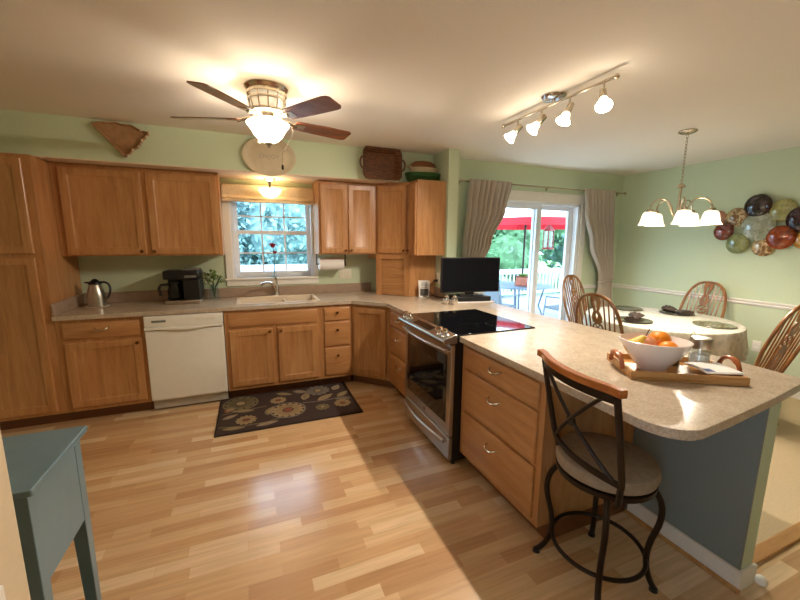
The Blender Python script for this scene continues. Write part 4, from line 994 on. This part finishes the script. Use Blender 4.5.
# back: two posts, curved rails, crossed bars
hb = .482; yb = .208
def bx_(y, z): # back surface: curved in plan, reclined
    return -.15-.10*max(0, (z-zs))/hb*1.0-.045*(1-(y/yb)**2)
for s_ in (-1, 1):
    m = MB(); m.tube([(-.145, s_*.15, zs+.002), (-.155, s_*.172, zs+.035), (bx_(yb, zs+.15), s_*.20, zs+.15), (bx_(yb, zs+.3), s_*.208, zs+.30), (bx_(yb, zs+hb), s_*.212, zs+hb)], .0125, 8); m.build('back_post', bronze, t)
def rail(z, hz, hx_, mat, nm, yw=yb, ext=0):
    m = MB(); rings = []
    for i in range(25):
        y = -yw-ext+2*(yw+ext)*i/24; x = bx_(min(max(y, -yb), yb), z); rings.append([(x-hx_, y, z-hz), (x+hx_, y, z-hz), (x+hx_, y, z+hz), (x-hx_, y, z+hz)])
    m.loops(rings); m.build(nm, mat, t, .004)
rail(zs+hb-.012, .018, .008, bronze, 'upper_rail'); rail(zs+hb+.022, .015, .016, rail_wood, 'top_rail', yb, .035); rail(zs+.125, .013, .007, bronze, 'lower_rail')
for s_ in (-1, 1):
    m = MB(); pts = []
    for i in range(13):
        f = i/12; y = s_*(-.17+.34*f); z = zs+.13+f*(hb-.145); pts.append((bx_(y, z)+.002*s_, y, z))
    m.tube(pts, .008, 8); m.build('cross_bar', bronze, t)
m = MB(); m.cyl((bx_(0, zs+.29)-.006, 0, zs+.292), (bx_(0, zs+.29)+.008, 0, zs+.292), .02, seg=20); m.build('cross_boss', bronze, t)
for o in t.children:
    if o.name.split('.')[0] in ('back_post', 'upper_rail', 'top_rail', 'lower_rail', 'cross_bar', 'cross_boss'): o.rotation_euler.z = -.14; o.location = (0, -.066, -.004)

# ================================================================ DINING
TC = (2.675, -1.20); TR = .68
t = thing('dining_table', 'round oak pedestal dining table under the floral tablecloth', 'table', (TC[0], TC[1], .0045))
m = MB(); m.lathe([(.001, .70), (TR-.03, .70), (TR-.02, .705), (TR-.02, .735), (TR-.03, .738), (.001, .738)], seg=56); m.build('tabletop', chair_wood, t)
m = MB(); m.lathe([(.12, .06), (.13, .10), (.07, .20), (.09, .40), (.06, .52), (.10, .66), (.16, .6995), (.001, .6995)], seg=28); m.build('pedestal', chair_wood, t)
for k in range(4):
    a_ = PI/4+PI/2*k; c, s_ = math.cos(a_), math.sin(a_)
    m = MB(); m.tube([(.08*c, .08*s_, .16), (.22*c, .22*s_, .12), (.38*c, .38*s_, .03)], [.04, .034, .028], 10, flat=1.0); m.build('foot', chair_wood, t)
t = thing('tablecloth', 'white floral tablecloth draped over the round dining table', 'tablecloth', (TC[0], TC[1], .745))
n = 120; rings = []
for r_, z_, wv in ((.001, .002, 0), (.35, .002, 0), (TR-.015, .002, 0), (TR-.002, -.003, 0), (TR+.006, -.02, .1), (TR+.012, -.09, .4), (TR+.022, -.18, .8), (TR+.03, -.26, 1)):
    rings.append([((r_+wv*.022*math.sin(17*2*PI*i/n)+wv*.01*math.sin(7*2*PI*i/n))*math.cos(2*PI*i/n), (r_+wv*.022*math.sin(17*2*PI*i/n))*math.sin(2*PI*i/n), z_) for i in range(n)])
m = MB(); m.loops(rings, cap1=False, cap0=True); o = m.build('cloth', tablecloth_mat, t)
plate_mat = plain('dark_charger', srgb(74, 72, 62), .22, var=.1, coat=.4)
plate_grn = plain('olive_charger', srgb(126, 128, 98), .2, var=.1, coat=.5)
spots = [((2.82, -.74), 'dark round charger at the far end of the table by the curtain', 0, plate_mat), ((2.27, -1.22), 'dark round charger with a brown napkin on the counter side of the table', 1, plate_mat), ((3.09, -1.13), 'dark round charger with a brown napkin on the wall side of the table', 1, plate_mat), ((2.80, -1.64), 'glossy olive round charger without a napkin at the near end of the table', 0, plate_grn)]
for (p, lb, nap, mt) in spots:
    t = thing('charger_plate', lb, 'plate', (p[0], p[1], .7478), 0, 'chargers on the dining table')
    m = MB(); m.lathe([(.10, 0), (.155, .006), (.165, .010), (.163, .013), (.150, .010), (.11, .005), (.001, .005)], seg=44); m.build('plate', mt, t)
    m = MB(); m.lathe([(.112, .0055), (.112, .0068), (.106, .0068), (.106, .0053)], seg=44, cap=False); m.build('inner_ring', plate_grn if mt is plate_mat else plate_mat, t)
    if nap:
        t = thing('napkin', 'folded brown napkin in a ring on the charger nearest the ' + ('counter' if p[0] < 2.5 else 'right wall'), 'napkin', (p[0], p[1], .7478+.0065), .5 if p[0] < 2.5 else 1.2, 'brown napkins on the chargers')
        m = MB(); rings = []
        for i in range(15):
            x = -.15+.30*i/14; f = abs(x+.01)/.15; w_ = .016+.055*min(1, f)**.8; h_ = .018+.012*f
            rings.append([(x, math.cos(2*PI*k/18)*w_*(1+.12*math.sin(5*k)), h_+math.sin(2*PI*k/18)*h_*(1 if math.sin(2*PI*k/18) < 0 else 1+.25*math.sin(3*k+i))) for k in range(18)])
        m.loops(rings); m.build('cloth', napkin_fab, t)
        m = MB(); m.tube([(-.01, .018*math.cos(2*PI*k/20), .018+.018*math.sin(2*PI*k/20)) for k in range(20)], .004, 6, closed=True); m.build('napkin_ring', steel, t)

def make_chair():
    t = thing('dining_chair', '', 'chair', (0, 0, .0045), 0, 'wheelback dining chairs around the table')
    sz = .445; n = 40; rings = []
    def so(i, k):
        a_ = 2*PI*i/n; r_ = .215*k; x = r_*math.copysign(abs(math.cos(a_))**.8, math.cos(a_)); y = r_*.95*math.copysign(abs(math.sin(a_))**.8, math.sin(a_)); return (x*(1+.06*(y > 0)*y/.2), y)
    for k, z_ in ((.92, sz-.035), (1, sz-.028), (1.0, sz-.008), (.96, sz), (.6, sz-.008), (.02, sz-.010)): rings.append([(*so(i, k), z_) for i in range(n)])
    m = MB(); m.loops(rings); m.build('seat', chair_wood, t)
    for sx_, sy_ in ((-1, 1), (1, 1), (-1, -1), (1, -1)):
        m = MB(); p0 = Vector((sx_*.14, sy_*.13, sz-.03)); p1 = Vector((sx_*.20, sy_*.19, 0)); pr = [(0, .014), (.12, .018), (.2, .014), (.24, .02), (.5, .021), (.62, .013), (.66, .019), (.9, .013), (1, .012)]
        m.tube([p0+(p1-p0)*f for f, _ in pr], [r_ for _, r_ in pr], 12); m.build('leg', chair_wood, t)
    for s_ in (-1, 1): m = MB(); m.tube([(s_*.172, .163, .20), (s_*.172, 0, .19), (s_*.172, -.163, .20)], [.009, .014, .009], 8); m.build('stretcher', chair_wood, t)
    m = MB(); m.tube([(-.17, 0, .19), (0, 0, .19), (.17, 0, .19)], [.009, .014, .009], 8); m.build('stretcher', chair_wood, t)
    H = 1.075-sz; lean = .33; hw = .215
    by = lambda z: -.165-lean*(z-sz)*.9
    # hoop
    pts = [(-.165, by(sz-.02), sz-.02)]
    N_ = 30
    for i in range(N_+1):
        a_ = PI-PI*i/N_; x = hw*math.copysign(abs(math.cos(a_))**.75, math.cos(a_)); z = sz+H*(.40+.60*math.sin(a_)**.85); pts.append((x, by(z), z))
    pts.append((.165, by(sz-.02), sz-.02)); m = MB(); m.tube(pts, .0145, 10); m.build('hoop', chair_wood, t)
    def hoop_z(x): 
        c = min(1, (abs(x)/hw)**(1/.75)); return sz+H*(.40+.60*math.sin(math.acos(c))**.85)
    for x0 in (-.135, -.098, -.062, .062, .098, .135):
        x1 = x0*1.18; zt_ = hoop_z(x1)-.004
        m = MB(); m.tube([(x0, by(sz-.01), sz-.01), ((x0+x1)/2, by((sz+zt_)/2), (sz+zt_)/2), (x1, by(zt_), zt_)], [.006, .0075, .0055], 8); m.build('spindle', chair_wood, t)
    # pierced wheel splat
    zc = sz+H*.52; m = MB(); f = lambda a_, b_, c_: (a_, by(sz+b_)+c_, sz+b_)
    Hc = H*.52
    lo = [(-.028, 0), (-.034, .06), (-.046, .14), (-.050, .19), (-.040, Hc-.055), (-.022, Hc-.046), (0, Hc-.044)]
    for s_ in (-1, 1):
        outer = [(s_*abs(x), z) for x, z in lo]; inner = [(s_*x, z) for x, z in ((.0, Hc-.10), (.014, Hc-.12), (.016, .17), (.008, .10), (0, .06), (0, 0))]
        m.prism(outer+inner, -.006, .006, f)
    top = H-.012
    up = [(0, Hc+.044), (.022, Hc+.046), (.040, Hc+.058), (.048, Hc+.10), (.030, Hc+.145), (.022, Hc+.16), (.030, Hc+.18), (.046, top-.05), (.040, top)]
    for s_ in (-1, 1):
        outer = [(s_*x, z) for x, z in up]; inner = [(0, top), (0, top-.03), (s_*.013, top-.055), (s_*.006, Hc+.165), (0, Hc+.15), (s_*.012, Hc+.12), (s_*.004, Hc+.09), (0, Hc+.08)]
        m.prism(outer+inner, -.006, .006, f)
    tor = [(.046*math.cos(2*PI*i/28), by(sz+Hc+.046*math.sin(2*PI*i/28)), sz+Hc+.046*math.sin(2*PI*i/28)) for i in range(28)]; m.tube(tor, .008, 8, closed=True)
    for k in range(6):
        a_ = PI*k/6*2; m.tube([(0, by(sz+Hc), sz+Hc), (.044*math.cos(a_), by(sz+Hc+.044*math.sin(a_)), sz+Hc+.044*math.sin(a_))], .005, 6)
    m.sphere((0, by(sz+Hc), sz+Hc), .014, sy=.7, seg=12, rings=8); m.build('splat', chair_wood, t, smooth=True)
    return t
ch = make_chair()
# local +y is the chair's front
ch.location = (1.80, -1.39, .0045); ch.rotation_euler.z = -PI/2+.10
ch['label'] = 'wheelback oak dining chair between the worktop and the table, its back to the kitchen'
dup(ch, (2.74, -.35, .0045), PI+.12, 'wheelback oak dining chair at the far end of the table before the sliding door')
dup(ch, (3.235, -1.15, .0045), PI/2+.0, 'wheelback oak dining chair against the right wall, facing the kitchen')
dup(ch, (2.62, -1.98, .0045), -.12, 'wheelback oak dining chair at the near end of the table, cut by the right edge')

# wall plates
cols = dict(salmon=(srgb(184, 128, 100), srgb(200, 148, 112)), tan=(srgb(124, 84, 48), srgb(214, 186, 136)), black=(srgb(30, 22, 24), srgb(66, 46, 46)), olive=(srgb(146, 142, 84), srgb(178, 168, 104)), pale=(srgb(140, 146, 122), srgb(178, 178, 156)), darkred=(srgb(98, 46, 36), srgb(132, 66, 54)), green=(srgb(116, 124, 78), srgb(146, 150, 100)), rust=(srgb(120, 44, 14), srgb(168, 72, 26)), plum=(srgb(34, 18, 26), srgb(70, 38, 44)), amber=(srgb(170, 110, 30), srgb(206, 150, 56)))
t = thing('wall_sculpture', 'cluster of round coloured glass discs hung on the right dining wall', 'wall art', (XR-.001, -1.5, 1.7))
tw = t
discs = [(-1.088, 1.80, .082, 'salmon', .02), (-1.26, 1.80, .10, 'tan', .02), (-1.446, 1.91, .115, 'black', .06), (-1.637, 1.852, .11, 'olive', .03), (-1.468, 1.692, .148, 'pale', .045), (-1.172, 1.651, .095, 'darkred', .05), (-1.318, 1.52, .105, 'green', .055), (-1.53, 1.492, .10, 'tan', .025), (-1.668, 1.583, .115, 'rust', .06), (-1.80, 1.759, .12, 'plum', .055), (-1.83, 1.559, .085, 'amber', .03), (-1.99, 1.66, .10, 'green', .02)]
for y_, z_, r_, cn, off in discs:
    m = MB(); m.lathe([(.012, 0), (.012, off-.012), (.001, off-.012)], (0, y_+1.5, z_-1.7), (-1, 0, 0), 10); st = m.build('mount', bronze, tw)
    m = MB(); m.lathe([(r_, off-.012), (r_+.002, off-.008), (r_, off-.004), (r_*.85, off+.012), (r_*.5, off+.024), (.001, off+.028)], (0, y_+1.5, z_-1.7), (-1, 0, 0), 36); d = m.build('glass_disc', art_glass('disc_'+cn, *cols[cn]), tw)
    d['label'] = dict(salmon='salmon pink disc', tan='tan spotted disc', black='near-black disc', olive='olive disc', pale='large pale green disc', darkred='dark red disc', green='green disc', rust='rust red disc', plum='dark plum disc', amber='amber disc')[cn]
outlet('wall_outlet', 'white outlet plate low on the right dining wall beside the table', (XR, -1.60, .44), R90, 1, white_plastic)

# ================================================================ OUTSIDE
DZ0 = -.14
m = MB(); m.box(-4.5, YW+.15, DZ0-.2, 9.5, 5.4, DZ0); o = m.build('deck', deck_mat); o['kind'] = 'structure'
m = MB(); m.box(-60, 5.4, -1.9, 70, 90, -1.8); o = m.build('ground', lawn); o['kind'] = 'structure'
def railing(label, p0, p1, top, nb):
    p0, p1 = Vector(p0), Vector(p1); L_ = (p1-p0).length; t = thing('deck_railing', label, 'railing', (p0.x, p0.y, DZ0), math.atan2(p1.y-p0.y, p1.x-p0.x))
    h_ = top-DZ0
    m = MB(); m.box(0, -.05, h_-.14, L_, .05, h_); m.build('top_rail', rail_paint, t)
    m = MB(); m.box(0, -.03, .08, L_, .03, .16); m.build('bottom_rail', rail_paint, t)
    for k in range(nb):
        m = MB(); x = L_*(k+.5)/nb; m.box(x-.02, -.02, .16, x+.02, .02, h_-.14); m.build('baluster', rail_paint, t)
railing('white deck railing behind the patio table', (2.5, 5.2), (9.2, 5.2), .70, 48)
railing('white deck railing seen through the kitchen window', (-4.2, 4.5), (2.4, 4.5), 1.0, 60)

PT = (4.15, 2.75)
t = thing('patio_table', 'round grey-blue patio table on the deck under the red and white umbrella', 'table', (*PT, DZ0))
m = MB(); m.lathe([(.70, .705), (.72, .71), (.72, .725), (.70, .73), (.001, .73)], seg=44); m.build('tabletop', patio_metal, t)
for k in range(4):
    a_ = PI/4+PI/2*k; m = MB(); m.tube([(.55*math.cos(a_), .55*math.sin(a_), .70), (.45*math.cos(a_), .45*math.sin(a_), .3), (.58*math.cos(a_), .58*math.sin(a_), 0)], .018, 8); m.build('leg', patio_metal, t)
t = thing('patio_umbrella', 'red and white patio umbrella open over the deck table', 'umbrella', (PT[0]+.22, PT[1]+.12, DZ0))
t.location.z = DZ0+.80
m = MB(); m.tube([(0, 0, -.068), (0, 0, 1.72)], .022, 10); m.build('pole', bronze, t)
ns = 8
def oct_(r_, z_): return [(r_*math.cos(2*PI*k/ns+.2), r_*math.sin(2*PI*k/ns+.2), z_) for k in range(ns)]
m = MB(); m.loops([oct_(.03, 1.75), oct_(.6, 1.62), oct_(1.2, 1.45), oct_(1.62, 1.30)], cap1=False); o = m.build('canopy', umb_white, t, smooth=False); md = o.modifiers.new('s', 'SOLIDIFY'); md.thickness = .004
m = MB(); m.loops([oct_(1.625, 1.30), oct_(1.64, 1.16)], cap0=False, cap1=False); o = m.build('valance', umb_red, t, smooth=False); md = o.modifiers.new('s', 'SOLIDIFY'); md.thickness = .004
for k in range(ns):
    m = MB(); a_ = 2*PI*k/ns+.2; m.tube([(.03*math.cos(a_), .03*math.sin(a_), 1.70), (1.58*math.cos(a_), 1.58*math.sin(a_), 1.285)], .008, 6); m.build('rib', bronze, t)
m = MB(); m.lathe([(.16, 0), (.17, .02), (.13, .18), (.15, .2), (.14, .2), (.12, .17)], seg=24)
t = thing('flower_pot', 'clay flower pot standing on the patio table', 'flower pot', (PT[0]-.02, PT[1]-.18, DZ0+.731)); m.build('pot', pot_clay, t)
m = MB()
for k in range(26):
    a_ = k*2.4; r_ = .02+.09*((k*7) % 10)/10; m.tube([(0, 0, .15), (r_*math.cos(a_)*.7, r_*math.sin(a_)*.7, .22), (r_*1.5*math.cos(a_), r_*1.5*math.sin(a_), .25)], [.006, .012, .003], 5)
m.build('plant', leaf_green, t)
def patio_chair(label):
    t = thing('patio_chair', label, 'chair', (0, 0, DZ0), 0, 'grey sling patio chairs on the deck')
    m = MB(); m.obox((0, 0, .40), (1, 0, 0), (0, 1, .08), (0, -.08, 1), .25, .25, .012); m.build('seat', sling, t)
    m = MB(); m.obox((0, -.33, .68), (1, 0, 0), (0, 1, .28), (0, -.28, 1), .25, .012, .29); m.build('backrest', sling, t)
    for s_ in (-1, 1):
        m = MB(); m.tube([(s_*.27, .30, 0), (s_*.27, .25, .42), (s_*.27, .23, .62), (s_*.27, -.26, .64)], .014, 8); m.tube([(s_*.27, -.40, .98), (s_*.27, -.25, .42), (s_*.27, -.34, 0)], .014, 8); m.tube([(s_*.27, .25, .41), (s_*.27, -.25, .39)], .014, 8); m.build('side_frame', patio_metal, t)
    return t
pc = patio_chair('grey sling patio chair seen between the monitor and the door post')
pc.location = (3.2, 2.2, DZ0); pc.rotation_euler.z = -1.2
dup(pc, (4.3, 1.55, DZ0), .15, 'grey sling patio chair just right of the sliding door post'); dup(pc, (5.2, 2.0, DZ0), .9, 'grey sling patio chair behind the far dining chair, at the right of the door')
dup(pc, (3.95, 3.95, DZ0), PI, 'grey sling patio chair beyond the patio table')
m = MB(); m.box(-4.4, YW+.141, 2.30, 6.6, YW+.85, 2.42); m.box(XS+.2, YD+.141, 2.30, 6.6, YW+.14, 2.42); o = m.build('trim_7', white_trim); o['kind'] = 'structure'
t = thing('hanging_lantern', 'red lantern hanging outside the sliding door', 'lantern', (3.38, 1.15, 2.2995)); t.scale = (.85, .85, 1)
m = MB(); m.tube([(0, 0, 0), (0, 0, -.50)], .004, 6); m.tube([(-.05, 0, -.20), (.0, 0, -.25), (.05, 0, -.20)], .006, 6); m.build('hanger', bronze, t)
m = MB()
for z0, z1, r0, r1 in ((-.58, -.50, .105, .03), (-.60, -.58, .10, .105), (-.90, -.87, .12, .10)): m.lathe([(.001, z0), (r0, z0), (r1, z1), (.001, z1)], seg=6)
for k in range(4): a_ = PI/4+2*PI*k/4; m.tube([(.09*math.cos(a_), .09*math.sin(a_), -.87), (.09*math.cos(a_), .09*math.sin(a_), -.60)], .009, 6)
m.build('frame', lantern_red, t)
m = MB(); m.lathe([(.08, -.865), (.08, -.605)], seg=12, cap=False); m.build('glass', glass_clear, t)

# white garden shed beyond the kitchen window, trees all round
def tree_meshes(seed, r_, hgt, col, nleaf):
    rnd = random.Random(seed); mc = plain('foliage_%d' % seed, col, .7, var=.45, scale=2.5)
    b = MB(); lobes = [(Vector((rnd.gauss(0, .42), rnd.gauss(0, .42), rnd.uniform(-.55, .7)))*r_, r_*rnd.uniform(.42, .62)) for _ in range(12)]
    for _ in range(nleaf):
        c, lr = rnd.choice(lobes); d = Vector((rnd.gauss(0, 1), rnd.gauss(0, 1), rnd.gauss(0, 1))).normalized(); p = c+d*lr*rnd.uniform(.72, 1.05)+Vector((0, 0, hgt))
        n_ = (d+Vector((rnd.uniform(-.7, .7), rnd.uniform(-.7, .7), rnd.uniform(0, .9)))).normalized(); u = n_.orthogonal().normalized(); v_ = n_.cross(u); s_ = r_*rnd.uniform(.03, .06); a_ = rnd.uniform(0, 6); u, v_ = u*math.cos(a_)+v_*math.sin(a_), v_*math.cos(a_)-u*math.sin(a_)
        b.face([b.v(p-u*s_), b.v(p+v_*s_*.5), b.v(p+u*s_), b.v(p-v_*s_*.5)])
    for c, lr in lobes: b.sphere(c+Vector((0, 0, hgt)), lr*.72, seg=10, rings=7)
    tr = MB(); tr.tube([(0, 0, 0), (.1, .05, hgt*.5), (0, 0, hgt)], [r_*.10, r_*.075, r_*.05], 10)
    for k in range(4): a_ = k*1.6; tr.tube([(0, 0, hgt*.6), (r_*.4*math.cos(a_), r_*.4*math.sin(a_), hgt*.95)], [r_*.05, r_*.02], 6)
    return b, tr, mc
def tree(label, seed, loc, r_, hgt, col, nleaf=5000):
    t = thing('tree', label, 'tree', loc, 0, 'leafy trees beyond the deck'); b, tr, mc = tree_meshes(seed, r_, hgt, col, nleaf); b.build('crown', mc, t, smooth=False); tr.build('trunk', bark, t); return t
G1, G2, G3 = srgb(74, 112, 72), srgb(102, 140, 92), srgb(124, 158, 156)
for k, (x, y, r_, h_, g_, lb) in enumerate([
    (-3.3, 9.5, 2.3, 3.4, G3, 'bluish green tree at the left edge of the kitchen window'), (-1.2, 11.0, 2.8, 4.0, G3, 'bluish green tree in the middle of the kitchen window'), (1.2, 9.8, 2.4, 3.5, G3, 'bluish green tree at the right edge of the kitchen window'),
    (4.4, 10.5, 2.6, 3.6, G2, 'light green tree hidden mostly by the left curtain'), (7.2, 9.6, 2.4, 3.3, G1, 'leafy tree behind the umbrella pole'), (10.2, 9.5, 2.6, 3.5, G1, 'leafy tree behind the hanging lantern'), (13.4, 9.0, 2.8, 3.8, G3, 'dark tree at the right edge of the sliding door'),
    (-5.6, 18.0, 4.2, 5.4, G1, 'tall far tree left beyond the kitchen window'), (4.6, 20.0, 4.6, 6.0, G1, 'tall far tree behind the right kitchen window tree'), (13.0, 20.0, 5.0, 6.4, G2, 'tall far tree above the umbrella line'), (21.5, 16.0, 4.6, 6.0, G1, 'tall far tree at the far right outside')]):
    tree(lb, 100+k, (x, y, -1.8), r_, h_, g_)
for k, (x, y, r_, lb) in enumerate([(-2.6, 7.6, 1.1, 'low bush below the left side of the kitchen window view'), (-.4, 8.0, 1.0, 'low bush below the middle of the kitchen window view'), (6.0, 7.6, 1.3, 'low bush behind the patio table railing'), (8.2, 7.4, 1.3, 'low bush behind the railing right of the umbrella pole'), (10.8, 7.2, 1.3, 'low bush behind the railing at the right of the door')]):
    tree(lb, 200+k, (x, y, -1.8), r_, 1.2, G2, 1200)['category'] = 'bush'
